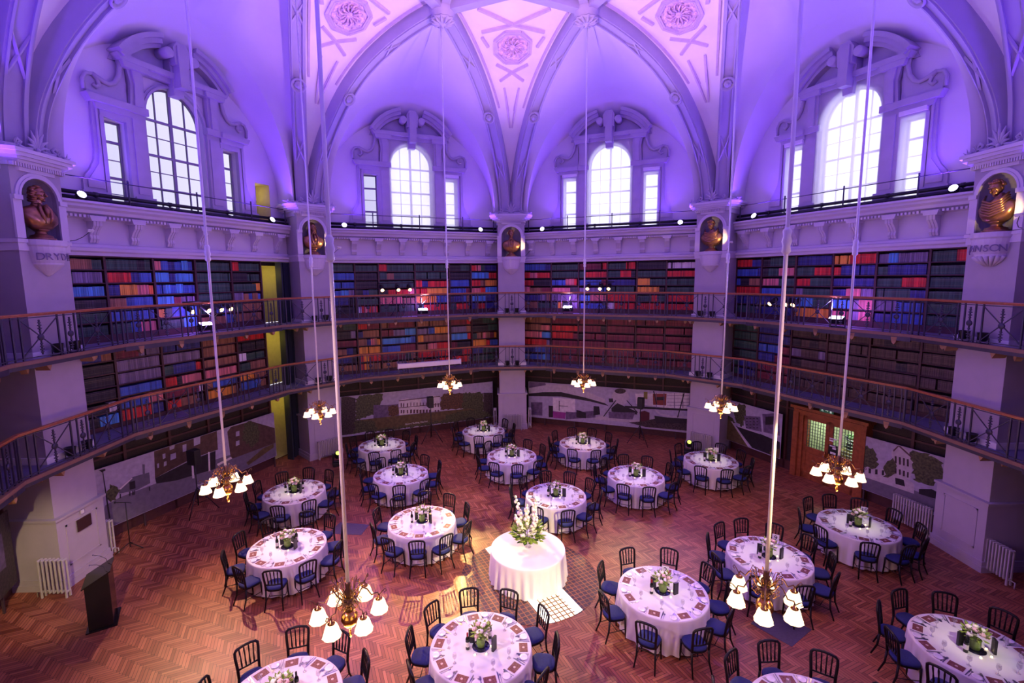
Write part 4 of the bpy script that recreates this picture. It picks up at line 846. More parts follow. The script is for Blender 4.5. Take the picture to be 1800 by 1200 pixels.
# ---- galleries (deck, rim, brackets); sixteen sided, straight in front of every pier and every bay
XK = (RIMB * math.cos(R(22.5)) * 0 + (RIMB / math.cos(R(22.5)) - RIMP)) / math.sin(R(22.5))  # half length of the straight in front of a pier
def rim_pts():
    # half-length of bay side and pier side of the sixteen-gon
    # corner = intersection of line y=RIMB (bay coords) and the pier line at 22.5 degrees
    c, s = math.cos(R(22.5)), math.sin(R(22.5))
    xb = (RIMP - RIMB * c) / s          # corner in bay coordinates (xb, RIMB)
    xp = RIMB * s - xb * c              # distance from the pier axis
    return xb, abs(xp)
XB, XP = rim_pts()
VIS_B = [-22.5, 22.5, 67.5, 112.5, 157.5, 202.5]
VIS_P = [0, 45, 90, 135, 180]
c_, s_h = math.cos(R(22.5)), math.sin(R(22.5))
for lev, z in ((1, G1), (2, G2)):
    for a in VIS_B:
        b = MB()
        b.prismz([(-XB, RIMB), (XB, RIMB), (4.62, 11.30), (4.70, A + .36), (-4.70, A + .36), (-4.62, 11.30)], z - .10, z)
        o = bay_obj(b.obj('floor_gallery_deck', deck), a); tag(o, kind='structure')
        b = MB(); b.box(-XB, XB, RIMB - .05, RIMB + .04, z - .07, z + .015); b.cur = 1; b.box(-XB, XB, RIMB - .02, RIMB + .05, z - .20, z - .07)
        bay_obj(b.obj('trim_gallery_edge', [rimm, iron]), a)['kind'] = 'structure'
        b = MB()
        for i in range(7):
            x = -3.45 + i * 1.15
            b.prism([(x - .08, z - .10), (x + .08, z - .10), (x + .05, z - .26), (x, z - .32), (x - .05, z - .26)], RIMB - .02, RIMB + .10)
            b.box(x - .05, x + .05, RIMB + .1, A + .2, z - .24, z - .10)
        bay_obj(b.obj('trim_gallery_brackets', ochre), a)['kind'] = 'structure'
    for a in VIS_P:
        b = MB(); b.prismz([(-XP, RIMP), (XP, RIMP), (XP + .25, PR + .35), (-XP - .25, PR + .35)], z - .101, z + .001)
        bay_obj(b.obj('floor_gallery_deck', deck), a)['kind'] = 'structure'
        b = MB(); b.box(-XP, XP, RIMP - .05, RIMP + .04, z - .07, z + .015); b.cur = 1; b.box(-XP, XP, RIMP - .02, RIMP + .04, z - .16, z - .07); bay_obj(b.obj('trim_gallery_edge', [rimm, iron]), a)['kind'] = 'structure'
        b = MB(); b.prism([(-.72, z - .10), (-.52, z - .10), (-.6, z - .3)], RIMP + .05, PR - .01); b.prism([(.72, z - .10), (.52, z - .10), (.6, z - .3)], RIMP + .05, PR - .01)
        bay_obj(b.obj('trim_gallery_brackets', ochre), a)['kind'] = 'structure'

# ---- lit stair recess at the right end of the left wall
for z0, z1, nm, pw in ((9.53, 11.03, 'door_3', 2.2), (G2 + .02, 7.95, 'door_4', 6), (G1 + .02, 5.3, 'door_5', 6), (0.02, 2.75, 'door_6', 5)):
    if nm == 'door_3': recess(157.5, 2.87, 3.52, z0, z1, (1.0, .80, .16), pw, nm, A, .7)
    else: recess(157.5, 2.92, 4.0, z0, z1, (1.0, .82, .16), pw, nm, A + .37, .9)
for z0, z1 in ((0, 2.9), (G1, 5.4), (G2, 8.08)):
    b = MB(); b.box(3.50, 4.4, 11.62, 11.70, z0, z1); b.box(3.50, 3.56, 11.40, 11.64, z0, z1); b.box(3.78, 3.84, 11.56, 11.64, z0, z1); b.box(4.05, 4.12, 11.58, 11.64, z0, z1)
    tag(bay_obj(b.obj('wall_stair_screen', mat('dark_green_screen', (0.025, 0.035, 0.05), .5)), 157.5), kind='structure')

# ================================================================== BOOKCASES AND BOOKS
UN = {22.5: [-4.19, -2.99, -1.58, -.25, 1.1, 2.49, 4.19], 67.5: [-4.19, -2.75, -1.4, -.04, 1.3, 2.58, 4.19],
      112.5: [-4.19, -2.66, -1.63, .02, 1.68, 2.77, 4.19], 157.5: [-4.19, -2.41, -1.09, .25, 1.6, 2.87]}
WN = {22.5: 'the wall over the oak doors', 67.5: 'the wall over the curved-balcony mural', 112.5: 'the wall over the white-palace mural', 157.5: 'the wall over the street mural',
      -22.5: 'the dim wall past the JOHNSON pier', 202.5: 'the dim wall past the DRYDEN pier'}
ORD = ['first', 'second', 'third', 'fourth', 'fifth', 'sixth', 'seventh', 'eighth', 'ninth', 'tenth']
BK = {
 (157.5, 2): ['KBTTG|GGGGKG|PBNBbB|GGGGG|RGGG', 'KGVVV|RRRNBB|bbNbbb|GGGGG|KKGG', 'bbbbb|NNOOOPPr|BbBbBB|GGGGG|GGGGO', 'bKKKK|TTBBBB|bbMVV|GGGGG|VVTBTB', 'GGGGG|BBBBBB|OGBBbb|GKBV|GTTT', 'GGGGG|GGBPP|GGGbb|TTTB|TTTT'],
 (157.5, 1): ['NNNT|MMVV|NNNN|TTTTT|RRRRR', 'KKKKK|VVVVV|VVVV|TTTTT|KKKK', 'KKKKK|VVVV|GNNNR|TTTT|WGGG', 'KKKKK|BBBBB|RRKPPPP|PPPP|GGTTT', 'KKKKW|BBBPP|MMMMMMW|TBBBB|OOTT', 'bbKbb|RRRRNN|RRTTTK|OOOOT|BBBT'],
 (112.5, 2): ['RGGGG|GGGG|RGGGG|GGGGG|KKGG|RPGNNN', 'BBBBB|KKKK|GTGGG|GGGGG|KKKK|bbbbRR', 'BBBBB|KKKK|GGGGG|RNRRRR|BBBB|RRTOOO', 'NNBbV|KNGG|KRRRP|RROOOO|BBBM|PPRbbb', 'NNNNK|GGGG|PPPTT|OOOBB|NNBT|bbbNNN', 'KKKKK|WRPRPR|GGGG|GRRRR|GRRR|NRRNNN'],
 (112.5, 1): ['MMKGG|RRMMM|TMMMM|TTTTT|MMMR|KKGGG', 'KKKKV|NTTTT|MMVVbb|VVBOOO|VVVT|KKKGG', 'BBMMMM|TTNPTO|bbbbbB|OTTTTT|bbbbR|GTPTMO', 'KTTTNK|OOOOO|BBBMMM|TTPPRRR|MKKK|OOORBB', 'NNNNK|RORRR|MMMMGT|RRRRRR|KKRR|NNGGG', 'KKTTT|ROTTT|TTVTT|MMMRR|RRRT|GGGGK'],
 (67.5, 2): ['BBBBN|GGGGG|MMMMR|GGGRR|KKKK|WWWWV', 'RPPRRR|GGGGG|GRRRR|GGRRK|GGGG|RRRR', 'RRKKKK|BBBPPR|BBBBM|NNNN|OOGGG|GGGG', 'PTTTMM|PPPPKK|VVVVB|GGGG|OOOK|GGGG', 'NNNVT|VVVVV|BbPPP|RRRR|GGRG|RRRR', 'TTTGGG|GOGVV|BBBBB|WRRR|RRRR|RRRR'],
 (67.5, 1): ['TTTTT|MMMMM|MMMMM|MMMMM|MMMM|MMMM', 'TTTPP|RRRRR|MMMMK|MMMM|MMMM|MMMM', 'PPPPbb|RRRRRM|KMMMM|MMMM|MMMM|MMMM', 'RRRRRV|MMMMM|MMMM|MMMM|MMMM|MMMM', 'NNBBN|MMMMM|MMMM|MMMM|MMMM|MMMM', 'BBBBbB|MMMM|MMMM|MMMM|MMMM|MMMM'],
 (22.5, 2): ['RRRNN|KGGGG|NNNNN|OORRRR|VbVVV|GGGRRR', 'BBBBN|KGGPPP|GGGRRR|RNNNNN|GNNNN|GGGG', 'BKKTTT|PPPGGG|RRGGG|NNNNN|GGGRRR|GGGG', 'RRRRR|BBBGG|VGGGG|NNPPVV|GGGGNN|GGGG', 'NNNNN|NNNN|bbGG|bbbVPP|VVBBB|GGGGG', 'GGGGN|NNNN|OOOOO|PPPVPP|NNBBBB|GGGGG'],
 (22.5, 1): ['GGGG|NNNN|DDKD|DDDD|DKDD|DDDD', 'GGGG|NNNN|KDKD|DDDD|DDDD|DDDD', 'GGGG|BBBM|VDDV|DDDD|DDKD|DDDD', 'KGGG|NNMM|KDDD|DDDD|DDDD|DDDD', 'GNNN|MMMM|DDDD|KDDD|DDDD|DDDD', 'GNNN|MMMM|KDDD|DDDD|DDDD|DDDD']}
GEN = 'KGNMTBRVKGTN'
YF = A + .03
def book_box(b, x0, x1, d, z0, h, lean=0.0):
    b.add([(x0, YF + d, z0), (x1, YF + d, z0), (x1, YF + .20, z0), (x0, YF + .20, z0), (x0 + lean, YF + d, z0 + h), (x1 + lean, YF + d, z0 + h), (x1 + lean, YF + .20, z0 + h), (x0 + lean, YF + .20, z0 + h)],
          [(0, 1, 5, 4), (1, 2, 6, 5), (3, 0, 4, 7), (4, 5, 6, 7)])
FB = MB(); FM = []          # the far books: one mesh
for c in BOOKC: FM.append(book_mat(c))
CI = {c: i for i, c in enumerate(BOOKC)}
cands = []
for a in VIS_B:
    near = a in UN
    units = UN.get(a, [-4.19, -2.8, -1.4, 0, 1.4, 2.8, 4.19])
    nm = {22.5: 'oak-door', 67.5: 'balcony-mural', 112.5: 'palace-mural', 157.5: 'street-mural'}.get(a)
    for lev, ztop in ((2, ZB), (1, ZB - 7 * ROW)):
        zfl = G2 if lev == 2 else G1
        for ui in range(len(units) - 1):
            x0, x1 = units[ui], units[ui + 1]
            case = empty('bookcase', (0, 0, 0)); bay_obj(case, a); xm = (x0 + x1) / 2
            case.location = pol(A, a, zfl) + Vector((math.sin(R(a)), -math.cos(R(a)), 0)) * xm
            LV = 'upper' if lev == 2 else 'lower'
            tag(case, 'dark bookcase, %s from the clockwise end, %s gallery, %s' % (ORD[len(units) - 2 - ui], LV, WN[a]), 'bookcase', 'wall bookcases of the %s gallery' % LV)
            b = MB(); OX = lambda X: X - xm
            w_ = (x1 - x0) / 2
            b.box(-w_ - .03, -w_ + .03, 0, .36, 0, ztop - zfl + .02)
            if ui == len(units) - 2: b.box(w_ - .03, w_ + .03, 0, .36, 0, ztop - zfl + .02)
            b.box(-w_, w_, .02, .36, 0, ztop - 6 * ROW - zfl)
            b.obj('case_frame', casewood, case)
            for r in range(7):
                zz = ztop - r * ROW - zfl
                b = MB(); b.box(-w_ + .031, w_ - .031, .015, .36, zz - .03, zz); b.obj('shelf', casewood, case)
            b = MB(); b.box(-w_, w_, .355, .362, 0, ztop - zfl); b.obj('case_back', caseback, case)
            for r in range(6):
                if near: cells = BK[(a, lev)][r].split('|')
                else: cells = [''.join(rnd.choice(GEN) for _ in range(3)) for _ in range(6)]
                run = cells[min(ui, len(cells) - 1)]; L = len(run)
                xs, xe = x0 + .035, x1 - .035
                if a == 157.5 and ui == 0: xs = max(xs, -3.75)
                if a == 22.5 and ui == 5: xe = min(xe, 3.6)
                W_ = xe - xs; x = xs; zb = ztop - (r + 1) * ROW + .002
                hgt = {}
                while x < xe - .03:
                    k = min(L - 1, int((x - xs) / W_ * L)); c = run[k]
                    key = (k if k == 0 or run[k] != run[k - 1] else hgt.get('k', 0)); hgt['k'] = key
                    if key not in hgt: hgt[key] = (rnd.uniform(.25, .31), rnd.uniform(.038, .062), rnd.uniform(0, .03))
                    h, bw, d = hgt[key]; h += rnd.uniform(-.006, .006)
                    if rnd.random() < .015: x += rnd.uniform(.02, .06)
                    if x + bw > xe: break
                    cands.append((a, lev, ui, r, x, bw * .93, d + rnd.uniform(0, .006), zb, h, c, len(units)))
                    x += bw
# choose the three hundred books that show largest and unobstructed
camp = Vector((-.74, -11.645, 7.396))
def score(cd):
    a, lev, ui, r, x, bw, d, zb, h, c, nu = cd
    p = pol(A, a) + Vector((math.sin(R(a)), -math.cos(R(a)), 0)) * x + Vector((0, 0, zb))
    if a == 157.5: ok = x > -3.1
    elif a == 22.5: ok = x < 3.1
    else: ok = False
    if not ok or (lev == 2 and r > 3) or (lev == 1 and not 1 <= r <= 3): return 0
    v = p - camp; n = pol(1, a); return bw * h * abs(v.normalized().dot(n)) / v.length_squared
sc_ = sorted(range(len(cands)), key=lambda i: -score(cands[i])); near_set = set(sc_[:300])
BPROT = {}
def book_proto(c):
    if c in BPROT: return BPROT[c]
    m = MB(); m.box(-.5, .5, 0, .18, 0, 1); me = m.mesh('book_' + BOOKN[c].replace(' ', '_'), book_mat(c))
    bm = bmesh.new(); bm.from_mesh(me); bmesh.ops.recalc_face_normals(bm, faces=bm.faces); bm.to_mesh(me); bm.free()
    BPROT[c] = me; return me
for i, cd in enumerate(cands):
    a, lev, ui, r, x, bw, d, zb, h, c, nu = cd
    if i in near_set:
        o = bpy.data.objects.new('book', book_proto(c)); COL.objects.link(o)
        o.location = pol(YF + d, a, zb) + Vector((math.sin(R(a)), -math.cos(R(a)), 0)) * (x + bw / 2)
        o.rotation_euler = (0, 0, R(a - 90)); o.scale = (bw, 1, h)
        LV = 'upper' if lev == 2 else 'lower'
        pierw = 'DRYDEN' if a == 157.5 else 'JOHNSON'
        col_n = (ui if a == 157.5 else nu - 2 - ui)
        g = '%s books, %s shelf down, %s bookcase from the %s pier, %s gallery' % (BOOKN[c], ORD[r], ORD[col_n], pierw, LV)
        tag(o, '%s book, %s shelf down, %s bookcase from the %s pier, %s gallery' % (BOOKN[c], ORD[r], ORD[col_n], pierw, LV), 'book', g)
    else:
        t = R(a - 90); FB.M = Matrix.Rotation(t, 4, 'Z'); FB.cur = CI[c]
        book_box(FB, x, x + bw, d, zb, h)
tag(FB.obj('shelved_books', FM, fix=False), 'thousands of cloth-bound volumes filling the far gallery shelves', 'books', kind='stuff')
# locked cases of the ground floor behind the murals
for a in VIS_B:
    b = MB(); us = UN.get(a, [-4.19, -2.8, -1.4, 0, 1.4, 2.8, 4.19])
    spans = [(us[0], -1.12), (1.22, us[-1])] if a == 22.5 else [(us[0], us[-1])]
    nmm = WN[a].replace('the wall over', 'behind').replace('the dim wall', 'on the dim wall')
    for s0, s1 in spans:
        b.cur = 1; b.box(s0, s1, A + .10, A + .36, 0, 2.92); b.cur = 0
        b.box(s0, s1, A + .04, A + .12, 2.35, 2.41); b.box(s0, s1, A + .02, A + .12, 0, .35); b.box(s0, s1, A + .04, A + .12, 2.86, 2.95)
        for u in us:
            if s0 - .01 <= u <= s1 + .01: b.box(u - .04, u + .04, A + .02, A + .12, 0, 2.92)
        r = bay_obj(b.obj('closed_bookcase', [casewood, darkcase]), a)
        if a == 22.5: nmm = 'behind the canal mural' if s0 < 0 else 'behind the pedimented-building mural'
        tag(r, 'dark closed ground-floor bookcase range ' + nmm, 'bookcase'); b = MB()

# ================================================================== RAILINGS
def ornament_mesh():
    b = MB()
    b.box(-.012, .012, -.012, .012, .08, .86)
    M0 = b.M; b.M = Matrix.Translation((0, 0, .47)) @ Matrix.Rotation(R(90), 4, 'X'); b.lathe([(.001, -.018), (.068, -.018), (.075, 0), (.068, .018), (.001, .018)], 12); b.M = M0
    for z, wd in ((.14, .05), (.20, .065), (.27, .06), (.33, .045), (.61, .045), (.67, .062), (.74, .065), (.80, .045), (.85, .03)):
        b.ball((0, 0, z), (wd, .016, .020), 8, 4)
    return b.mesh('ornament', iron)
ORN = ornament_mesh()
def railing(a, r, half, z, centre_narrow, label):
    root = empty('gallery_railing', pol(r, a, z)); root.rotation_euler = (0, 0, R(a - 90))
    tag(root, label, 'railing', 'iron gallery railings with wooden handrails')
    hr = MB(); n = 8
    hr.box(-half - .01, half + .01, -.05, .05, .985, 1.02); hr.box(-half - .01, half + .01, -.035, .035, .955, .985)
    hr.obj('handrail', handwood, root, bevel=.01)
    b = MB(); orn = []
    b.box(-half, half, -.012, .012, .915, .935); b.box(-half, half, -.015, .015, .04, .06)
    x = -1.53 * 3 if centre_narrow else -1.53 * 3 + .765
    def post(px):
        if abs(px) <= half: b.box(px - .015, px + .015, -.015, .015, 0, .96)
    while x < half + 1:
        post(x - .135); post(x + .135)
        if abs(x) < half - .1: orn.append(x)
        c = x + .765
        post(c - .45); post(c + .45)
        if abs(c) < half - .3:
            orn.append(c); b.bar((c - .45, 0, .08), (c + .45, 0, .90), .018); b.bar((c - .45, 0, .90), (c + .45, 0, .08), .018)
        x += 1.53
    post(-half + .01); post(half - .01)
    b.obj('ironwork', iron, root)
    for x in orn:
        o = bpy.data.objects.new('cast_ornament', ORN); COL.objects.link(o); o.parent = root; o.location = (x, 0, 0)
PN = {0: 'the JOHNSON pier', 45: 'the pier by the canal mural', 90: 'the far middle pier', 135: 'the pier beside the lit stair recess', 180: 'the DRYDEN pier'}
for lev, z in ((2, G2), (1, G1)):
    LV = 'upper' if lev == 2 else 'lower'
    for a in VIS_B: railing(a, RIMB + .02, XB, z + .015, False, '%s gallery railing along %s' % (LV, WN[a]))
    for a in VIS_P: railing(a, RIMP + .02, XP, z + .016, True, 'short %s gallery railing across %s' % (LV, PN[a]))

mat('dark_pipe', (.012, .012, .018), .4)
# ---- guard rail, pipes and LED washes on the window ledge
for a in VIS_B:
    root = empty('ledge_guard_rail', pol(11.32, a, 9.52)); root.rotation_euler = (0, 0, R(a - 90))
    tag(root, 'thin iron guard rail under the windows of ' + WN[a], 'railing', 'guard rails on the window ledge')
    b = MB(); b.tube([(-3.85, 0, .60), (3.85, 0, .60)], .014, 6); b.obj('top_rail', iron, root)
    for x in (-3.75, -1.85, .2, 2.25, 3.8):
        b = MB(); b.tube([(x, 0, 0), (x, 0, .66)], .022, 6); b.ball((x, 0, .60), .035, 6, 4); b.ball((x, 0, .68), .03, 6, 4); b.obj('post', iron, root)
    pr_ = empty('heating_pipes', pol(11.45, a, 9.52)); pr_.rotation_euler = (0, 0, R(a - 90)); tag(pr_, 'pair of black heating pipes on the window ledge, ' + WN[a], 'pipes', 'pipes on the window ledge')
    for dz, dy in ((.22, .03), (.07, -.03)):
        b = MB(); b.tube([(-4.0, 0, 0), (4.0, 0, 0)], .052, 8)
        for x in (-2.6, -.6, 1.4, 3.2): b.tube([(x - .05, 0, 0), (x + .05, 0, 0)], .066, 8); b.box(x - .015, x + .015, -.02, .02, -dz, 0)
        o = b.obj('pipe', MATS['dark_pipe'], pr_); o.location = (0, dy, dz)
    for s in (-3.05, 3.1):
        t = Vector((math.sin(R(a)), -math.cos(R(a)), 0))
        root = empty('led_wash_light', pol(11.24, a, 9.52) + t * s); root.rotation_euler = (0, 0, R(a - 90))
        tag(root, 'violet LED wash light, %s ledge end, %s' % ('anticlockwise' if s < 0 else 'clockwise', WN[a]), 'stage light', 'LED washes on the window ledge')
        b = MB(); b.M = Matrix.Translation((0, .04, .12)) @ Matrix.Rotation(R(62), 4, 'X')
        b.lathe([(.08, -.06), (.11, -.04), (.115, .04), (.11, .05)], 14); b.obj('lamp_body', blackm, root)
        b = MB(); b.M = Matrix.Translation((0, .04, .12)) @ Matrix.Rotation(R(62), 4, 'X'); b.lathe([(.001, .052), (.10, .052), (.10, .058), (.001, .058)], 14); b.obj('lens', ledm, root)
        b = MB(); b.tube([(-.13, .04, .12), (-.13, .04, .0), (.13, .04, .0), (.13, .04, .12)], .012, 5); b.obj('yoke', blackm, root)

# ---- small black par cans in pairs on the gallery floor at each pier
def can_proto():
    root = empty('par_can')
    b = MB(); b.lathe([(.06, .06), (.09, .09), (.115, .26), (.12, .27), (.105, .27), (.10, .20), (.001, .19)], 14); b.obj('can', blackm, root)
    b = MB(); b.tube([(-.14, 0, .16), (-.14, 0, .01), (.14, 0, .01), (.14, 0, .16)], .012, 5); b.box(-.15, .15, -.05, .05, 0, .012); b.obj('yoke', blackm, root)
    b = MB(); b.lathe([(.001, .20), (.098, .20), (.098, .212), (.001, .212)], 12); b.obj('can_lens', mat('unlit_lens', (.35, .33, .5), .1), root)
    return root
KID = {}
def kids(o):
    if o.name not in KID: KID[o.name] = list(o.children)
    return KID[o.name]
def copy_tree(o, parent=None):
    c = o.copy(); COL.objects.link(c)
    if parent: c.parent = parent
    cs = [copy_tree(k, c) for k in kids(o)]
    KID[c.name] = cs
    return c
canp = None
for a in VIS_P:
    for z, LV in ((G2, 'upper'), (G1, 'lower')):
        for s, sd in ((-.24, 'anticlockwise'), (.24, 'clockwise')):
            if canp is None: c = canp = can_proto()
            else: c = copy_tree(canp)
            c.location = pol(RIMP + .16, a, z + .002) + Vector((math.sin(R(a)), -math.cos(R(a)), 0)) * s; c.rotation_euler = (0, 0, R(a - 90))
            tag(c, 'black par can, %s one, %s gallery, before %s' % (sd, LV, PN[a]), 'stage light', 'par cans at the feet of the piers')

# ---- lighting stands with lit profile lamps and floods on the upper gallery
def stand(a, xs, z, base, nm):
    t = Vector((math.sin(R(a)), -math.cos(R(a)), 0)); xm = sum(xs) / len(xs); w = max(xs) - min(xs) + .4; r0 = 11.15
    root = empty('lighting_stand', pol(r0, a, base) + t * xm); root.rotation_euler = (0, 0, R(a - 90)); tag(root, 'black lighting stand with crossbar on the upper gallery, ' + nm, 'stand', 'lighting stands')
    H = z - base + .22
    b = MB(); b.tube([(0, 0, .03), (0, 0, H)], .022, 8); b.obj('pole', blackm, root)
    b = MB(); b.tube([(-w / 2, 0, H), (w / 2, 0, H)], .022, 8); b.obj('crossbar', blackm, root)
    for k in range(3): an = 2 * PI * k / 3 + .5; b = MB(); b.tube([(0, 0, .45), (.32 * math.cos(an), .32 * math.sin(an), .015)], .012, 6); b.obj('leg', blackm, root)
    for i, x in enumerate(xs):
        sp = empty('profile_spotlight', pol(r0 - .05, a, z) + t * x); sp.rotation_euler = (0, 0, R(a - 90)); tag(sp, 'lit warm spotlight, %s along the crossbar, %s' % (ORD[i], nm), 'spotlight', 'warm spotlights on the upper gallery')
        Mx = Matrix.Rotation(R(118), 4, 'X')
        b = MB(); b.M = Mx; b.lathe([(.05, -.22), (.085, -.18), (.085, .0), (.07, .05), (.07, .16), (.085, .18), (.075, .19)], 12); b.obj('lamp_housing', blackm, sp)
        b = MB(); b.M = Mx; b.lathe([(.001, .186), (.074, .186), (.074, .193), (.001, .193)], 12); b.obj('lens', warmlens, sp)
        b = MB(); b.tube([(-.10, 0, 0), (-.10, .02, .15), (0, .05, .20), (.10, .02, .15), (.10, 0, 0)], .012, 5); b.obj('yoke', blackm, sp)
stand(112.5, [-1.63, -.93, -.42], 6.98, G2, 'over the palace mural')
stand(67.5, [-.80, -.23, .16], 6.93, G2, 'over the balcony mural')
stand(22.5, [-1.92, -1.29, -1.02], 6.42, G2, 'over the oak doors')
stand(157.5, [-.55, 0.0, .45, .80], 6.50, G2, 'over the street mural')
for a, s, nm in ((157.5, -.15, 'street mural'), (112.5, .14, 'palace mural'), (67.5, -1.72, 'balcony mural'), (22.5, .51, 'oak doors')):
    t = Vector((math.sin(R(a)), -math.cos(R(a)), 0))
    root = empty('led_flood_light', pol(10.98, a, G2 + .002) + t * s); root.rotation_euler = (0, 0, R(a - 90)); tag(root, 'brilliant violet-white LED flood on the upper gallery floor above the ' + nm, 'flood light', 'LED floods on the upper gallery')
    Mx = Matrix.Translation((0, 0, .24)) @ Matrix.Rotation(R(35), 4, 'X')
    b = MB(); b.M = Mx; b.box(-.22, .22, -.08, .08, -.10, .10); b.obj('lamp_body', blackm, root)
    b = MB(); b.M = Mx; b.box(-.20, .20, -.075, .075, .101, .108); b.obj('lens', ledw, root)
    b = MB(); b.tube([(-.25, 0, .24), (-.25, 0, .015), (.25, 0, .015), (.25, 0, .24)], .014, 5); b.obj('yoke', blackm, root)

# ---- swan-neck lamps by the busts
for a in (0, 45, 90, 135, 180):
    n = pol(1, a); t = Vector((math.sin(R(a)), -math.cos(R(a)), 0)); s = .66
    root = empty('swan_neck_lamp', pol(PR - .06, a, 8.40) + t * s); root.rotation_euler = (0, 0, R(a - 90)); tag(root, 'small swan-neck lamp beside the bronze bust on ' + PN[a], 'lamp', 'swan-neck bust lamps')
    b = MB(); b.tube([(0, .02, 0), (.03, -.10, .02), (.10, -.22, .10), (.20, -.30, .22), (.24, -.33, .24)], .008, 5); b.obj('arm', blackm, root)
    b = MB(); b.M = Matrix.Translation((.22, -.33, .26)) @ Matrix.Rotation(R(-60), 4, 'X'); b.box(-.09, .09, -.035, .035, -.01, .03); b.obj('lamp_head', whitepaint, root)
    if a != 180: spot('bust_lamp_beam', pol(PR - .40, a, 8.70) + t * (s + .12), pol(PR + .12, a, 9.05), 26, (1.0, .70, .22), 75, .6, .03)

# ================================================================== BUSTS
def bust(a, tilt, hair, beard, drape, label):
    root = empty('bronze_bust', pol(PR + .04, a, 8.365)); root.rotation_euler = (0, 0, R(a - 90)); root.scale = (1.1, 1.1, 1.12); tag(root, label, 'bust', 'bronze busts in the pier niches')
    b = MB(); b.lathe([(.24, 0), (.24, .04), (.20, .05), (.19, .09), (.11, .12), (.09, .16), (.13, .20), (.15, .22)], 20); b.obj('socle', bronze, root)
    b = MB(); secs = []
    L = [(.20, .16, .08, 0), (.26, .26, .13, -.01), (.36, .34, .165, -.02), (.50, .385, .17, -.01), (.61, .36, .15, .01), (.67, .24, .11, .02), (.70, .13, .085, .02), (.76, .085, .08, .01), (.82, .08, .085, .0)]
    n = 20; v = []; f = []
    for z, rx, ry, oy in L:
        for i in range(n):
            t = 2 * PI * i / n; k = 1 + (.05 * math.sin(5 * t + z * 30) if z < .6 else 0)
            v.append((rx * k * math.copysign(abs(math.cos(t)) ** .85, math.cos(t)), oy + ry * k * math.sin(t), z))
    for j in range(len(L) - 1):
        for i in range(n): f.append((j * n + i, j * n + (i + 1) % n, (j + 1) * n + (i + 1) % n, (j + 1) * n + i))
    f.append(tuple(range(n))); b.add(v, f, True)
    if drape:
        for k in range(6):
            z0 = .34 + .055 * k
            b.tube([(-.34 + .02 * k, -.05, z0 + .18), (-.18, -.17, z0 + .05), (.02, -.19, z0 - .01), (.20, -.16, z0 + .06), (.33 - .02 * k, -.03, z0 + .20)], [.02, .035, .03, .035, .02], 6)
    else:
        for sg in (-1, 1):
            b.tube([(sg * .07, -.10, .74), (sg * .12, -.15, .62), (sg * .10, -.18, .48), (sg * .05, -.17, .34)], [.025, .04, .035, .02], 6)
        b.tube([(0, -.12, .70), (.01, -.18, .60), (0, -.18, .46)], [.04, .05, .03], 6)
    M0 = b.M
    b.M = Matrix.Translation((0, .0, .78)) @ Matrix.Rotation(R(tilt), 4, 'Z') @ Matrix.Rotation(R(24 if drape else 0), 4, 'X') @ Matrix.Scale(1.08, 4)
    H = Vector((0, -.02, .15))
    b.ball((0, -.005, .165), (.098, .118, .135), 16, 12)          # skull
    b.ball((0, -.045, .09), (.072, .078, .085), 12, 8)            # jaw
    b.tube([(0, -.112, .185), (0, -.135, .15), (0, -.148, .118), (0, -.118, .108)], [.012, .017, .024, .012], 7)   # nose
    for sg in (-1, 1):
        b.tube([(sg * .012, -.112, .192), (sg * .045, -.112, .200), (sg * .075, -.085, .188)], [.014, .014, .009], 6)  # brow
        b.ball((sg * .038, -.103, .170), (.015, .010, .010), 8, 6)  # eye
        b.ball((sg * .052, -.088, .125), (.026, .022, .022), 8, 6)  # cheek
        b.ball((sg * .098, .01, .150), (.012, .024, .034), 8, 6)    # ear
    b.tube([(-.030, -.108, .083), (0, -.122, .086), (.030, -.108, .083)], [.008, .012, .008], 6); b.tube([(-.026, -.106, .070), (0, -.117, .069), (.026, -.106, .070)], [.007, .011, .007], 6)
    b.ball((0, -.098, .035), (.030, .028, .024), 8, 6)
    rr = random.Random(int(a) + 3)
    if hair == 'wig':
        for sg in (-1, 1):
            for k in range(11):
                z = .25 - k * .034; b.ball((sg * (.085 + .030 * math.sin(k * .5)), .035 + .02 * math.sin(k * 2.1), z), (.045, .060, .032), 8, 6)
        for k in range(10): b.ball((rr.uniform(-.07, .07), .07 + rr.uniform(-.02, .03), .02 + .026 * k), (.05, .05, .032), 8, 6)
        for k in range(6): b.ball((-.06 + .024 * k, -.02, .285), (.03, .06, .026), 8, 6)
    elif hair == 'curls':
        for k in range(46):
            t = rr.uniform(-.15, PI + .15); p = rr.uniform(.0, 1.3)
            b.ball((.105 * math.cos(t) * math.cos(p), .01 + .118 * math.sin(t) * math.cos(p) + .0, .17 + .135 * math.sin(p)), .028, 6, 5)
        for k in range(9): t = PI + PI * (k + .5) / 9; b.ball((.09 * math.cos(t), -.0 + .07 * math.sin(t), .285), .026, 6, 5)
    elif hair == 'hood':
        v = []; f = []; m = 14
        for j, (rx, z, oy) in enumerate(((.17, -.14, .02), (.155, -.02, .02), (.145, .12, .02), (.130, .22, .015), (.085, .31, .02), (.01, .345, .03))):
            for i in range(m + 1): t = -.55 + (PI + 1.1) * i / m; v.append((rx * math.cos(t), oy + rx * math.sin(t), z))
        for j in range(5):
            for i in range(m): f.append((j * (m + 1) + i, j * (m + 1) + i + 1, (j + 1) * (m + 1) + i + 1, (j + 1) * (m + 1) + i))
        b.add(v, f, True)
    if beard:
        for k in range(22): b.ball((rr.uniform(-.06, .06), -.085 + rr.uniform(-.02, .03), .06 - rr.uniform(0, .15)), (.022, .022, .034), 6, 5)
        for k in range(2): b.tube([(0, -.122, .095), ((-1) ** k * .05, -.10, .075)], [.014, .008], 5)
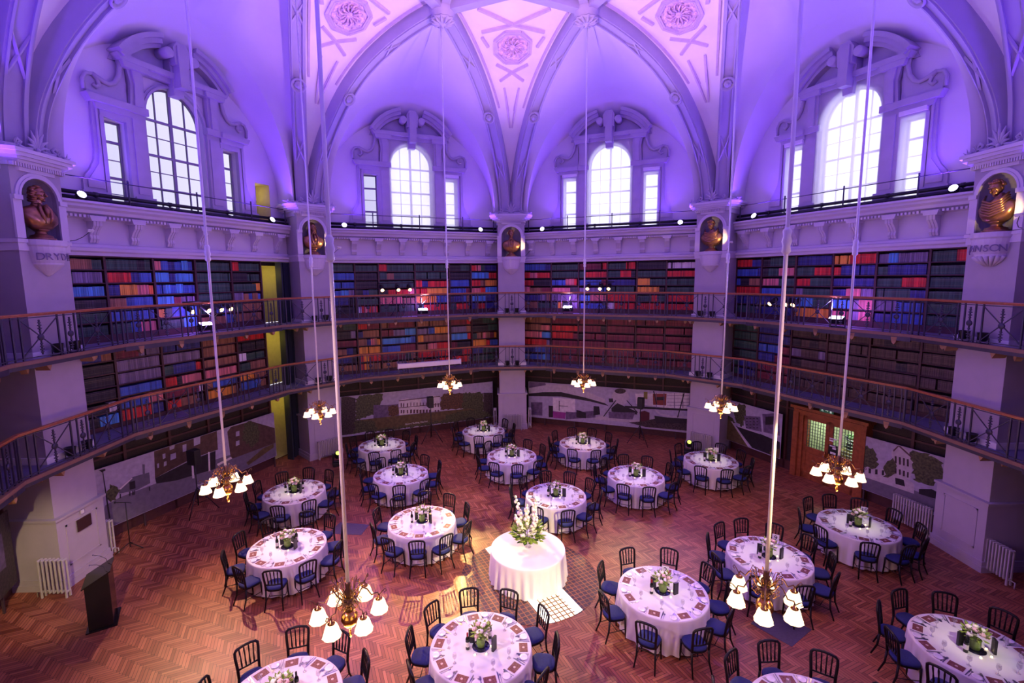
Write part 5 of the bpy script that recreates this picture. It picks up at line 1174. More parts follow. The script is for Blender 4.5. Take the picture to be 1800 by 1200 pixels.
    b.M = M0
    b.obj('bust_figure', bronze, root)
BS = 1.10
bust(180, 30, 'wig', False, False, 'bronze bust of a long-haired man in profile in the niche above DRYDEN')
bust(135, 22, 'hood', True, False, 'bronze bust of a bearded hooded man in the niche by the stair recess')
bust(90, 18, 'curls', False, False, 'bronze bust of a short-haired man in a buttoned coat in the middle niche')
bust(45, -12, 'curls', False, True, 'bronze bust with head bowed over crossed drapery folds in its niche')
bust(0, -4, 'curls', False, True, 'bronze bust with head sunk and cloak in the niche above JOHNSON')

# ================================================================== MURALS
MC_ = dict(sky=(.50, .46, .60), pave=(.30, .27, .36), brick=(.17, .095, .07), dark=(.035, .030, .040), tree=(.13, .14, .06), otree=(.20, .10, .05), grass=(.22, .16, .06), grey=(.26, .24, .32),
          white=(.86, .80, .80), pale=(.62, .56, .60), brown=(.20, .10, .11), brownd=(.085, .055, .06), viol=(.26, .18, .33), mag=(.60, .08, .50), red=(.50, .09, .06), redd=(.16, .02, .04), yel=(.45, .40, .08))
MC = {k: tuple(c * (.80 if k in ('sky', 'white', 'pale') else .50) for c in v) for k, v in MC_.items()}
def print_mat(k):
    return mat('mural_print_' + k, MC[k], .45, var=.75 if 'tree' in k or k == 'brownd' else .35 if k in ('grass', 'dark', 'viol', 'brick') else .14, scale=16 if 'tree' in k or k == 'brownd' else 7)
def mural(a, corners, polys, posts, label, caption=None, cappos=None, sky='sky'):
    root = empty('photo_mural', pol(11.5, a)); root.rotation_euler = (0, 0, R(a - 90)); tag(root, label, 'mural', 'large photographic murals standing along the walls')
    keys = [sky] + sorted(set(c for c, _ in polys) - {sky}); mats = [print_mat(k) for k in keys]
    s0 = min(c[0] for c in corners); s1 = max(c[0] for c in corners); z0 = min(c[1] for c in corners); z1 = max(c[1] for c in corners)
    b = MB(); b.box(s0, s1, 0, .02, z0, z1); n = 0
    def clip(P):
        for ax, lim, sg in ((0, s0 + .01, 1), (0, s1 - .01, -1), (1, z0 + .01, 1), (1, z1 - .01, -1)):
            out = []
            for i in range(len(P)):
                p, q = P[i], P[(i + 1) % len(P)]; ip = sg * (p[ax] - lim) >= 0; iq = sg * (q[ax] - lim) >= 0
                if ip: out.append(p)
                if ip != iq: u = (lim - p[ax]) / (q[ax] - p[ax]); out.append((p[0] + u * (q[0] - p[0]), p[1] + u * (q[1] - p[1])))
            P = out
            if not P: return P
        return P
    for c, P in polys:
        P = clip(P)
        if len(P) < 3: continue
        if 'tree' in c or c == 'grass':
            Q = []; jr = random.Random(len(P) + n)
            for i in range(len(P)):
                p, q = P[i], P[(i + 1) % len(P)]; L = math.hypot(q[0] - p[0], q[1] - p[1]); m = max(1, int(L / .07))
                for k in range(m): u = k / m; am = .0 if c == 'grass' else .05; Q.append((p[0] + (q[0] - p[0]) * u + jr.uniform(-am, am), p[1] + (q[1] - p[1]) * u + jr.uniform(-am, am)))
            P = clip(Q)
        b.cur = keys.index(c); n += 1; y = -.0006 * n
        b.add([(p[0], y, p[1]) for p in P], [tuple(range(len(P)))])
    pn = b.obj('printed_panel', mats, root)
    for x in posts:
        b = MB(); b.box(x - .025, x + .025, .03, .07, 0, z0 + .4); b.obj('support_post', mat('mural_post', (.06, .035, .04), .5), root)
    if caption:
        fd = bpy.data.curves.new('caption', 'FONT'); fd.body = caption; fd.size = .10; fd.extrude = .0005; fd.materials.append(papw)
        lo = text_obj('caption_lettering', fd, pn); lo.location = (cappos[0], -.0006 * (n + 3), cappos[1]); lo.rotation_euler = (R(90), 0, 0)
    return root
mural(157.5, [(-3.70, .43), (2.77, 2.21)], MURALS['m1'], (-3.4, -2.2, -.2, 1.2, 2.7), 'street mural of a brown-clad building and paved square, on posts', 'Student Village, Mile End', (-.55, .55))
mural(112.5, [(-3.70, .38), (3.72, 2.22)], MURALS['m2'], (-2.5, -.5, 1.5, 3.2), 'mural of a long white palace facade beyond a lawn and trees', "Queens' Building, Mile End", (-.75, .58))
mural(67.5, [(-3.85, .36), (3.74, 2.19)], MURALS['m3'], (-3, -1.5, 0, 1.6, 3.2), 'mural of a bright atrium with curved balcony and red picture')
mural(22.5, [(-4.15, .41), (-1.55, 2.16)], MURALS['m4'], (-3.9, -1.7), 'mural of a canal towpath with tree beside the oak doors')
mural(22.5, [(1.25, .43), (3.75, 2.20)], MURALS['m5'], (1.4, 2.6, 3.5), 'mural of a pedimented town building behind street trees')
cm = [('brownd', [(-3.5, .45), (3.6, .45), (3.6, 1.0), (-3.5, 1.15)]), ('viol', [(-1, 1.1), (3.4, 1.0), (3.4, 1.8), (.5, 2.0), (-1, 1.7)]), ('pale', [(2.0, .9), (2.3, .8), (2.5, 1.3), (2.2, 1.6)]), ('pale', [(1.0, 1.9), (3.0, 2.0), (3.0, 2.04), (1.0, 1.95)])]
mural(202.5, [(-3.5, .43), (3.75, 2.2)], cm, (3.2, 1.0, -1), 'dim mural at the DRYDEN pier with a caption along its foot', 'France House, Mile End', (1.6, .60), sky='brownd')
mural(-22.5, [(-3.75, .43), (3.5, 2.2)], cm, (-3.2, -1.0, 1), 'dim mural beyond the JOHNSON pier radiator', sky='viol')

# ---- double oak doors with leaded glass
root = empty('door_1', pol(11.60, 22.5)); root.rotation_euler = (0, 0, R(-67.5)); tag(root, kind='structure')
b = MB()
for x0, x1, d in ((-1.12, -.92, .0), (-.92, -.78, .08), (1.04, 1.20, .08), (1.20, 1.36, 0.0)): b.box(x0, x1, -.12 + d, .36, 0, 2.42)
b.box(-1.12, 1.36, -.10, .36, 2.42, 2.56); b.box(-1.20, 1.44, -.18, .36, 2.56, 2.66); b.box(-1.0, 1.24, -.06, .36, 2.34, 2.42); b.box(-1.05, 1.28, -.14, .36, 2.50, 2.53)
b.obj('door_frame', doorwood, root)
for x0, x1, hs in ((-.78, .12, 1), (.14, 1.04, -1)):
    b = MB(); y0, y1 = .02, .08
    b.box(x0, x0 + .12, y0, y1, 0, 2.34); b.box(x1 - .12, x1, y0, y1, 0, 2.34); b.box(x0, x1, y0, y1, 0, .24); b.box(x0, x1, y0, y1, 1.02, 1.20); b.box(x0, x1, y0, y1, 2.20, 2.34)
    b.box(x0 + .12, x1 - .12, y0 + .025, y1 - .01, .24, 1.02); b.box(x0 + .20, x1 - .20, y0 + .012, y1 - .01, .32, .94)
    lf = b.obj('door_leaf', doorwood, root)
    b = MB()
    for i in range(8): x = x0 + .12 + (x1 - x0 - .24) * i / 7; b.box(x - .004, x + .004, y0 + .01, y1 - .02, 1.20, 2.20)
    for i in range(10): z = 1.20 + i * .111; b.box(x0 + .12, x1 - .12, y0 + .01, y1 - .02, z - .004, z + .004)
    b.obj('lead_cames', iron, lf)
    b = MB(); b.box(x0 + .12, x1 - .12, .045, .05, 1.20, 2.20); b.obj('leaded_glass', pane_m, lf)
    b = MB(); hx = x1 - .06 if hs > 0 else x0 + .06
    b.tube([(hx, .0, .95), (hx, -.05, .97), (hx, -.05, 1.20), (hx, .0, 1.22)], .014, 6); b.obj('door_handle', brass, lf)
b = MB(); b.box(-.78, 1.04, -.05, .02, 1.6, 1.6) if False else None
# lobby seen through the glass
b = MB(); b.add([(-.9, .37, 0), (1.2, .37, 0), (1.2, 2.6, 0), (-.9, 2.6, 0), (-.9, .37, 2.6), (1.2, .37, 2.6), (1.2, 2.6, 2.6), (-.9, 2.6, 2.6)], [(0, 1, 2, 3), (1, 5, 6, 2), (0, 3, 7, 4), (3, 2, 6, 7), (4, 7, 6, 5)])
lb = b.obj('lobby_shell', mat('lobby_paint', (.45, .48, .36), .8), root)
b = MB(); b.box(-.5, .7, 1.6, 2.1, 0, .9); b.obj('lobby_table', mat('lobby_desk', (.45, .36, .16), .6), root)
b = MB()
for k in range(26): b.ball((rnd.uniform(-.35, .15), 1.8 + rnd.uniform(-.15, .15), .95 + rnd.uniform(0, .6)), rnd.uniform(.05, .11), 6, 5)
b.obj('lobby_plant', leafd, root)
point('lobby_lamp', pol(13.2, 22.5, 2.3), 70, (.85, 1.0, .62), .1)
n22 = pol(1, 22.5); t22 = Vector((math.sin(R(22.5)), -math.cos(R(22.5)), 0))
def sign(name, loc, label, polys, size, base, cat='sign'):
    root = empty(name, loc); root.rotation_euler = (0, 0, R(-67.5)); tag(root, label, cat)
    w_, h_ = size; b = MB(); b.box(-w_ / 2, w_ / 2, 0, .03, -h_ / 2, h_ / 2); b.obj('sign_plate', base, root)
    for m, P in polys:
        b = MB(); b.prism(P, -.003, .0); b.obj('sign_symbol', m, root)
exitg = mat('exit_sign_green', (0.01, .05, .03), .4, emit=(.02, .10, .06), estr=.3); exitw = mat('exit_sign_white', (.5, .6, .55), .4, emit=(.5, .7, .6), estr=.35)
man = [(-.17, -.05), (-.15, -.05), (-.14, 0), (-.12, -.06), (-.10, -.06), (-.12, .01), (-.12, .05), (-.09, .03), (-.08, .04), (-.13, .08), (-.18, .06), (-.20, .02), (-.18, .01), (-.16, .04)]
sign('exit_sign', pol(11.42, 22.5, 2.74) + t22 * .10, 'dark green running-man exit sign above the oak doors', [(exitw, man), (exitw, [(-.03, -.01), (.03, -.01), (.03, -.04), (.07, .01), (.03, .06), (.03, .03), (-.03, .03)]), (exitw, [(.12, -.06), (.18, -.06), (.18, .07), (.12, .07)])], (.46, .17), exitg)
b = MB(); root = empty('door_notices', pol(11.57, 22.5, 1.45) + t22 * .30); root.rotation_euler = (0, 0, R(-67.5)); tag(root, 'black notice sheets with white blocks taped inside the door glass', 'notice')
b.box(-.13, .17, 0, .006, -.25, .10); b.obj('notice_sheet', blackm, root)
for x0, x1, z0, z1 in ((-.10, .10, .04, .08), (0, .12, -.04, .02), (-.06, .12, -.22, -.15), (-.12, .02, .22, .27), (-.12, .13, .30, .34)): b = MB(); b.box(x0, x1, -.003, 0, z0, z1); b.obj('white_print', papw, root)

# ---- radiators
def radiator(loc, rz, n, label, h=.78, pitch=.075, depth=.14):
    root = empty('cast_radiator', loc); root.rotation_euler = (0, 0, rz); tag(root, label, 'radiator', 'cast-iron column radiators')
    w_ = n * pitch
    for i in range(n):
        x = -w_ / 2 + pitch * (i + .5); b = MB()
        for y in (-depth / 2 + .02, depth / 2 - .02): b.box(x - .017, x + .017, y - .02, y + .02, .13, h - .03)
        b.box(x - .019, x + .019, -depth / 2, depth / 2, h - .05, h); b.box(x - .019, x + .019, -depth / 2, depth / 2, .12, .17)
        if i in (0, n - 1): b.box(x - .02, x + .02, -depth / 2, -depth / 2 + .04, 0, .13); b.box(x - .02, x + .02, depth / 2 - .04, depth / 2, 0, .13)
        b.obj('radiator_section', radm, root, bevel=.008)
    b = MB(); b.tube([(w_ / 2, 0, .15), (w_ / 2 + .10, 0, .15), (w_ / 2 + .10, 0, 0.0)], .014, 6); b.tube([(-w_ / 2, 0, .15), (w_ / 2, 0, .15)], .012, 6); b.tube([(-w_ / 2, 0, h - .03), (w_ / 2, 0, h - .03)], .012, 6); b.obj('pipework', radm, root)
def pierloc(a, lat, out, z=0): t = Vector((math.sin(R(a)), -math.cos(R(a)), 0)); return pol(PR + out, a, z) + t * lat
radiator(pierloc(90, 0, -.26), R(0), 12, 'white radiator against the front of the far middle pier')
radiator(pierloc(90, -.86, .25), R(90), 5, 'narrow white radiator edge-on at the palace-mural side of the middle pier', h=.95)
radiator(pierloc(90, .86, .25), R(90), 5, 'narrow white radiator edge-on at the balcony-mural side of the middle pier', h=.95)
radiator(pierloc(135, .05, -.26), R(45), 13, 'white radiator on the front of the pier by the stair recess')
radiator(pierloc(45, 0, -.26), R(-45), 12, 'shaded radiator on the front of the pier by the canal mural')
radiator(pierloc(180, -.92, -.10), R(180), 7, 'lit cream radiator left of the DRYDEN pier plinth', h=.95, pitch=.095)
radiator(pierloc(180, .90, .05), R(0), 3, 'narrow cream radiator behind the microphone stand at the DRYDEN pier', h=.95)
radiator(pierloc(0, -1.35, -.10), R(-78), 14, 'long dim radiator standing between the town mural and the JOHNSON pier', h=.88)
radiator(pierloc(0, .95, .05), R(-90), 8, 'dim radiator on the shadowed side of the JOHNSON pier', h=.88)
# plaque and switch on the DRYDEN pier plinth
def onplinth(name, lat, z, w_, h_, m, label, cat):
    o = MB().box(-w_ / 2, w_ / 2, -.02, 0, -h_ / 2, h_ / 2).obj(name, m); o.location = pierloc(180, lat, -.105, z); o.rotation_euler = (0, 0, R(90)); tag(o, label, cat)
onplinth('plaque', .02, 1.36, .40, .30, mat('dark_plaque', (.05, .02, .02), .4), 'dark rectangular plaque on the DRYDEN pier plinth', 'plaque')
onplinth('wall_switch', 0.0, 1.66, .09, .09, whitepaint, 'small white switch above the dark plaque', 'switch')

# ---- projection screen case hung along the lower gallery
root = empty('projection_screen_case', pol(RIMB - .30, 112.5, 3.48) + Vector((math.sin(R(112.5)), -math.cos(R(112.5)), 0)) * .25); root.rotation_euler = (0, R(0), R(22.5)); tag(root, 'long white rolled projection screen case hung before the lower gallery railing', 'projector screen')
b = MB(); b.box(-1.42, 1.42, -.09, .09, 0, .20); b.obj('case_body', whitepaint, root, bevel=.01)
for x in (-1.43, 1.43): b = MB(); b.box(x - .02, x + .02, -.10, .10, -.02, .23); b.obj('end_cap', whitepaint, root)
for x in (-1.1, 1.1): b = MB(); b.tube([(x, 0, .2), (x, .2, .35), (x, .30, .5)], .012, 5); b.obj('hanging_bracket', iron, root)

# ================================================================== CHANDELIERS
def chandelier_proto():
    root = empty('chandelier')
    b = MB(); b.tube([(0, 0, 0), (0, 0, 5.2), (0, 0, 12.5)], .024, 8); b.tube([(0, 0, 4.02), (0, 0, 4.2)], .035, 8)
    b.lathe([(.024, 3.95), (.05, 3.98), (.04, 4.05), (.055, 4.1), (.04, 4.16), (.05, 4.22), (.024, 4.26)], 10); rod = b.obj('drop_rod', whitepaint, root)
    b = MB(); b.lathe([(.02, .02), (.035, -.02), (.03, -.08), (.065, -.14), (.05, -.18), (.035, -.21), (.05, -.23), (.09, -.27), (.05, -.30), (.04, -.33), (.06, -.36), (.03, -.38)], 14); b.obj('stem_body', brassd, root)
    b = MB(); b.lathe([(.02, -.37), (.06, -.385), (.098, -.44), (.105, -.48), (.098, -.53), (.06, -.58), (.02, -.60)], 24, flute=.03, fn=16); b.obj('globe', brass, root)
    b = MB(); b.lathe([(.012, -.60), (.02, -.62), (.01, -.64)], 8); b.tube([(.04 * math.sin(2 * PI * i / 12), 0, -.69 + .045 * math.cos(2 * PI * i / 12)) for i in range(12)], .008, 5, True); b.obj('pull_ring', brass, root)
    for k in range(6):
        t = 2 * PI * k / 6 + .26; cx, sx = math.cos(t), math.sin(t); P = lambda r, z: (r * cx * .84, r * sx * .84, z)
        b = MB(); b.tube([P(.04, -.24), P(.13, -.20), P(.20, -.10), P(.27, -.13), P(.33, -.22), P(.42, -.20), P(.44, -.24)], .009, 6)
        b.tube([P(.44, -.24), P(.49, -.19), P(.53, -.16), P(.55, -.19), P(.52, -.21)], .006, 5)
        b.tube([P(.12, -.20), P(.17, -.28), P(.11, -.30), P(.09, -.26)], .006, 5)
        b.tube([P(.14, -.16), P(.16, -.06), P(.22, -.02), P(.24, -.07), P(.20, -.09)], .006, 5)
        arm = b.obj('arm', brassd, root)
        b = MB(); b.lathe([(.012, -.235), (.02, -.27), (.045, -.28), (.045, -.30)], 10, (.365 * cx, .365 * sx)); b.obj('shade_gallery', brass, arm)
        b = MB(); b.lathe([(.035, -.285), (.062, -.30), (.078, -.345), (.088, -.39), (.110, -.445)], 20, (.365 * cx, .365 * sx), .05, 8, caps=False); b.obj('glass_shade', shade_m, root)
    b = MB(); rr = random.Random(4)
    for k in range(12):
        t = 2 * PI * k / 12; P = lambda r, z: (r * math.cos(t), r * math.sin(t), z)
        b.tube([P(.04, -.20), P(.10, -.13), P(.14, -.05), P(.19, -.06), P(.18, -.10)], .005, 4); b.tube([P(.05, -.27), P(.12, -.30), P(.16, -.26), P(.13, -.23)], .005, 4)
    b.obj('scrollwork', brass, root)
    return root
ch = None
CHN = {22.5: 'in front of the oak doors', 67.5: 'in front of the curved-balcony mural', 112.5: 'in front of the white-palace mural', 157.5: 'before the pier by the stair recess', 202.5: 'nearest the DRYDEN pier and the lectern',
       247.5: 'low and near, over the floor with long chair shadows', 292.5: 'low and near, over table 9', 337.5: 'out toward the JOHNSON pier'}
CHN = {112.5: 'before the white-palace mural', 67.5: 'before the curved-balcony mural', 157.5: 'before the pier by the stair recess', 22.5: 'before the pier by the canal mural',
       202.5: 'before the street mural near the DRYDEN pier', 337.5: 'before the oak doors', 247.5: 'over the long chair shadows, the left of the two nearest', 292.5: 'over table 9, the right of the two nearest'}
for a in BAYS:
    if ch is None: c = ch = chandelier_proto()
    else: c = copy_tree(ch)
    p = pol(6.58, {247.5: 246.4, 292.5: 293.7}.get(a, a), {247.5: 3.64, 292.5: 3.68}.get(a, 3.79)); c.location = p; c.rotation_euler = (0, 0, math.atan2(-11.6 - p.y, -.74 - p.x) - .26 + (0 if a == 292.5 else PI / 6) + R({112.5: 6, 67.5: -8, 157.5: 9, 22.5: -6, 202.5: 8, 337.5: 9, 247.5: -5}.get(a, 0)))
    tag(c, 'brass six-shade chandelier ' + CHN[a], 'chandelier', 'brass chandeliers hung from the vault')
    point('chandelier_glow', p + Vector((0, 0, -.82)), 45, (1.0, .50, .20), .25)

# ================================================================== TABLES, CHAIRS, SETTINGS
TB = dict(TA=(-6.04, -.23), TB=(-7.18, 2.94), TC=(-5.40, 7.09), TD=(-4.07, 4.16), TE=(-2.85, .92), TF=(-1.36, 8.74), TG=(-.22, 5.72), TH=(1.02, 2.36), TI=(2.67, 6.95), TJ=(3.88, 3.72), TK=(6.97, 4.97),
          TL=(2.72, -2.24), TM=(5.67, -1.05), TN=(8.83, .29), TO=(-1.09, -3.66), TP=(7.70, -3.98), TQ=(-4.22, -4.70), TR=(3.95, -5.30))
TD = dict(TA='the table nearest the lectern', TB='the table nearest the street mural', TC='the table by the lit-display floor light', TD='the table behind the long-shadow one', TE='the table with long chair shadows',
          TF='the table by the middle radiator', TG='the table second from the middle pier', TH='the table just behind the centre', TI='the table below the balcony mural', TJ='the table second from the balcony mural', TK='the table by the canal mural',
          TL='table 2', TM='table 9', TN='table 19', TO='the table before the lit strip', TP='the dim table before table 19', TQ='the cut-off table toward the lectern side', TR='the table cut off before table 2')
CHA = dict(TO=[31, 66, 103, 138, 173, 210, 247, 283, 320, 356], TL=[26, 65, 108, 149, 193, 239, 282, 320, 353], TA=[26, 62, 92, 133, 168, 205, 244, 280, 312, 351], TE=[25, 61, 96, 132, 166, 202, 240, 273, 304, 338],
           TH=[29, 63, 98, 136, 170, 203, 239, 277, 312, 350], TM=[21, 55, 87, 118, 152, 191, 232, 269, 310, 347], TN=[17, 51, 82, 116, 160, 198, 242, 279, 308, 342])
PH = dict(TB=22, TC=18, TD=26, TF=10, TG=24, TI=28, TJ=20, TK=16, TP=28, TQ=30, TR=14)
for k, p in PH.items(): CHA[k] = [p + 36 * i for i in range(10)]

def cloth_mesh(rad=.915, h=.758, folds=24, hem=.045, seed=1):
    b = MB(); b.smooth = True; n = 132; rr = random.Random(seed); ph = [rr.uniform(0, 6.28) for _ in range(4)]
    rings = [(0, h), (.3, h), (.62, h), (.86, h), (rad - .012, h), (rad, h - .006), (rad + .006, h - .03)]
    v = []
    for r, z in rings:
        for i in range(n): t = 2 * PI * i / n; v.append((r * math.cos(t), r * math.sin(t), z))
    for z, amp in ((.66, .006), (.55, .018), (.42, .030), (.28, .044), (.14, .056), (hem, .066)):
        for i in range(n):
            t = 2 * PI * i / n; fz = math.sin(folds * t + ph[0] + .6 * math.sin(3 * t + ph[1])) * (.75 + .25 * math.sin(7 * t + ph[2]))
            r = rad + .004 + (h - z) * .035 + amp * fz
            zz = z + (.026 * math.sin(folds * t + ph[0]) * (z < .1))
            v.append((r * math.cos(t), r * math.sin(t), zz))
    m = len(rings) + 6; f = []
    for j in range(m - 1):
        for i in range(n): f.append((j * n + i, j * n + (i + 1) % n, (j + 1) * n + (i + 1) % n, (j + 1) * n + i))
    b.add(v, f, True); return b
def table_proto():
    root = empty('round_table')
    b = MB(); b.lathe([(.001, .72), (.90, .72), (.90, .75), (.001, .75)], 40); b.obj('tabletop', mat('table_ply', (.35, .22, .12), .6), root)
    for x in (-.45, .45): b = MB(); b.tube([(x, -.35, 0), (x, -.33, .70), (x, .33, .70), (x, .35, 0)], .015, 6); b.obj('folding_leg', iron, root)
    return root
def chair_proto():
    root = empty('banquet_chair')      # faces +y, seat centre at the origin
    sw, sf, sb, sd = .20, .21, .185, .20
    b = MB(); b.smooth = False
    out = []
    for i in range(20):
        t = 2 * PI * i / 20; c, s = math.cos(t), math.sin(t); x = .212 * math.copysign(abs(c) ** .65, c); y = .205 * math.copysign(abs(s) ** .65, s); x *= 1 - .06 * (-(y) / .2); out.append((x * (1.0 if y > 0 else .94), y))
    b.prismz(out, .425, .455); b.obj('seat_frame', blackwood, root)
    b = MB(); b.smooth = True; v = []; f = []; n = len(out)
    for k, (sc, z) in enumerate(((.97, .4555), (1.0, .475), (.97, .497), (.80, .512), (.45, .518))): v += [(p[0] * sc, p[1] * sc, z) for p in out]
    for j in range(4): f += [(j * n + i, j * n + (i + 1) % n, (j + 1) * n + (i + 1) % n, (j + 1) * n + i) for i in range(n)]
    f.append(tuple(range(4 * n, 5 * n))); f.append(tuple(range(n - 1, -1, -1))); b.add(v, f, True); b.obj('seat_pad', padblue, root)
    for sx in (-1, 1):
        b = MB(); b.tube([(sx * .178, .165, .44), (sx * .183, .172, .22), (sx * .192, .185, 0)], [.020, .018, .014], 8); b.obj('front_leg', blackwood, root)
        b = MB(); b.tube([(sx * .172, -.185, .47), (sx * .176, -.205, .22), (sx * .198, -.29, 0)], [.021, .019, .015], 8); b.obj('rear_leg', blackwood, root)
    b = MB(); arch = [(-.172, -.185, .46), (-.176, -.200, .62), (-.192, -.232, .83), (-.190, -.245, .912), (-.158, -.252, .948), (-.07, -.258, .966), (.0, -.259, .970), (.07, -.258, .966), (.158, -.252, .948), (.190, -.245, .912), (.192, -.232, .83), (.176, -.200, .62), (.172, -.185, .46)]
    b.tube(arch, .024, 8); b.tube([(-.176, -.200, .60), (0, -.206, .592), (.176, -.200, .60)], .015, 6)
    b.obj('back_frame', blackwood, root)
    for k in range(4):
        x = -.108 + .072 * k; b = MB(); zt = .950
        b.tube([(x * .92, -.204, .60), (x * .95, -.208, .66), (x, -.228, .79), (x * 1.06, -.242, .88), (x * 1.1, -.254, zt)], [.010, .017, .010, .015, .009], 6)
        if k == 0: SPN = b
        b.obj('back_spindle', blackwood, root)
    b = MB(); b.tube([(-.183, .175, .20), (-.176, -.205, .20)], .008, 6); b.tube([(.183, .175, .20), (.176, -.205, .20)], .008, 6); b.tube([(-.18, -.01, .20), (.18, -.01, .20)], .008, 6); b.obj('stretcher', blackwood, root)
    return root
def leafy(b, c, r, n, rr, size=.05, up=.4):
    for _ in range(n):
        t = rr.uniform(0, 2 * PI); e = rr.uniform(-.3, 1.4); d = Vector((math.cos(t) * math.cos(e), math.sin(t) * math.cos(e), math.sin(e) * .8 + up * .2)); p = Vector(c) + d * r * rr.uniform(.5, 1.05)
        s = size * rr.uniform(.6, 1.3); u = d.cross(Vector((0, 0, 1))); u = u.normalized() if u.length > .01 else Vector((1, 0, 0))
        q = p + d * s * 1.6; m = (p + q) / 2; k = d.cross(u) * s * .15
        b.add([p, m + u * s * .45 + k, q, m - u * s * .45 + k], [(0, 1, 2, 3)])
def bloom(b, c, r, rr):
    b.ball(c, (r * .6, r * .6, r * .6), 8, 5)
    for k in range(6):
        t = 2 * PI * k / 6 + rr.uniform(0, 1); b.ball((c[0] + .5 * r * math.cos(t), c[1] + .5 * r * math.sin(t), c[2] - .08 * r), (r * .5, r * .5, r * .55), 7, 4)
def posy_proto():
    root = empty('flower_posy'); rr = random.Random(11)
    b = MB(); b.lathe([(.05, 0), (.062, .01), (.07, .06), (.066, .13), (.072, .15)], 16); b.obj('vase', vaseg, root)
    b = MB(); leafy(b, (0, 0, .20), .12, 70, rr, .05); b.obj('foliage', leafm, root)
    for k in range(9):
        t = 2.4 * k; ra = .035 + .085 * (k / 9) ** .5; b = MB(); bloom(b, (ra * math.cos(t), ra * math.sin(t), .30 - .09 * (k / 9) + rr.uniform(-.02, .03)), .042, rr)
        b.obj('blossom', petalp if k % 3 == 1 else petalw, root)
    return root
def bottle_proto(foil):
    root = empty('wine_bottle')
    b = MB(); b.lathe([(.034, 0), (.037, .005), (.037, .19), (.032, .215), (.016, .245), (.014, .26)], 14); b.obj('bottle_glass', glassb, root)
    b = MB(); b.lathe([(.0155, .245), (.0165, .25), (.0165, .315), (.001, .318)], 10); b.obj('foil_cap', foil, root)
    b = MB(); b.lathe([(.0376, .06), (.0376, .15)], 14, caps=False); b.obj('label_band', labelm, root)
    return root
def glass_mesh():
    b = MB(); b.lathe([(.034, 0), (.034, .003), (.005, .008), (.004, .075), (.02, .085), (.036, .115), (.037, .14), (.031, .185)], 10, caps=False); return b.mesh('wine_glass', wine_m)
def fork_mesh():
    b = MB(); b.box(-.004, .004, -.10, .03, 0, .003)
    for x in (-.009, -.003, .003, .009): b.box(x - .0015, x + .0015, .05, .10, .001, .004)
    b.box(-.0105, .0105, .03, .055, 0, .003); return b.mesh('fork', silver)
def knife_mesh():
    b = MB(); b.box(-.005, .005, -.11, 0, 0, .004); b.prismz([(-.005, 0), (.009, .0), (.011, .08), (.003, .12), (-.005, .12)], .0005, .0025); return b.mesh('knife', silver)
def spoon_mesh():
    b = MB(); b.box(-.004, .004, -.10, .04, 0, .003); b.ball((0, .065, .004), (.016, .026, .004), 8, 5); return b.mesh('spoon', silver)
def plate_mesh():
    b = MB(); b.lathe([(.001, .002), (.05, .002), (.075, .010), (.076, .013), (.05, .006), (.001, .005)], 20, caps=False); return b.mesh('side_plate', mat('white_china', (.85, .85, .88), .15))
def menu_mesh():
    b = MB(); b.box(-.105, .105, -.075, .075, 0, .004); return b.mesh('menu', menu_m)
def glow_proto():
    root = empty('tealight'); b = MB(); b.lathe([(.022, 0), (.026, .03), (.024, .03), (.02, .004)], 10, caps=False); b.obj('holder', clear_m, root)
    b = MB(); b.lathe([(.001, .004), (.018, .004), (.018, .02), (.001, .022)], 8); b.obj('candle', candle, root); return root
def linked(name, me, loc, rz=0, parent=None):
    o = bpy.data.objects.new(name, me); COL.objects.link(o); o.location = loc; o.rotation_euler = (0, 0, rz)
    if parent: o.parent = parent
    return o
CLV = [cloth_mesh(seed=s).mesh('tablecloth', cloth) for s in (1, 2, 3)]
def _fixn(me):
    bm = bmesh.new(); bm.from_mesh(me); bmesh.ops.recalc_face_normals(bm, faces=bm.faces); bm.to_mesh(me); bm.free()
SPM = spoon_mesh(); GM, FK, KN, PLT, MN = glass_mesh(), fork_mesh(), knife_mesh(), plate_mesh(), menu_mesh()
for me in CLV + [FK, KN, PLT, MN]: _fixn(me)
tproto, cproto, fproto, b1, b2, tl = table_proto(), chair_proto(), posy_proto(), bottle_proto(blackm), bottle_proto(redfoil), glow_proto()
used = {}
def take(p):
    if p.name not in used: used[p.name] = 1; return p
    return copy_tree(p)
def standcard(): b = MB(); b.box(-.055, .055, -.02, .02, 0, .26); return b.mesh('drinks_list_card', papk)
SCM = standcard(); _fixn(SCM)
mirm = MB().lathe([(.001, 0), (.155, 0), (.16, .003), (.155, .006), (.001, .006)], 28).mesh('mirror_plate', mirror)
rb = MB(); rb.box(-.055, .055, -.0205, -.0195, .0, .20); 
numbers = dict(TL='2', TM='9', TN='19')
TBN = dict(TA=(.20, 'a'), )
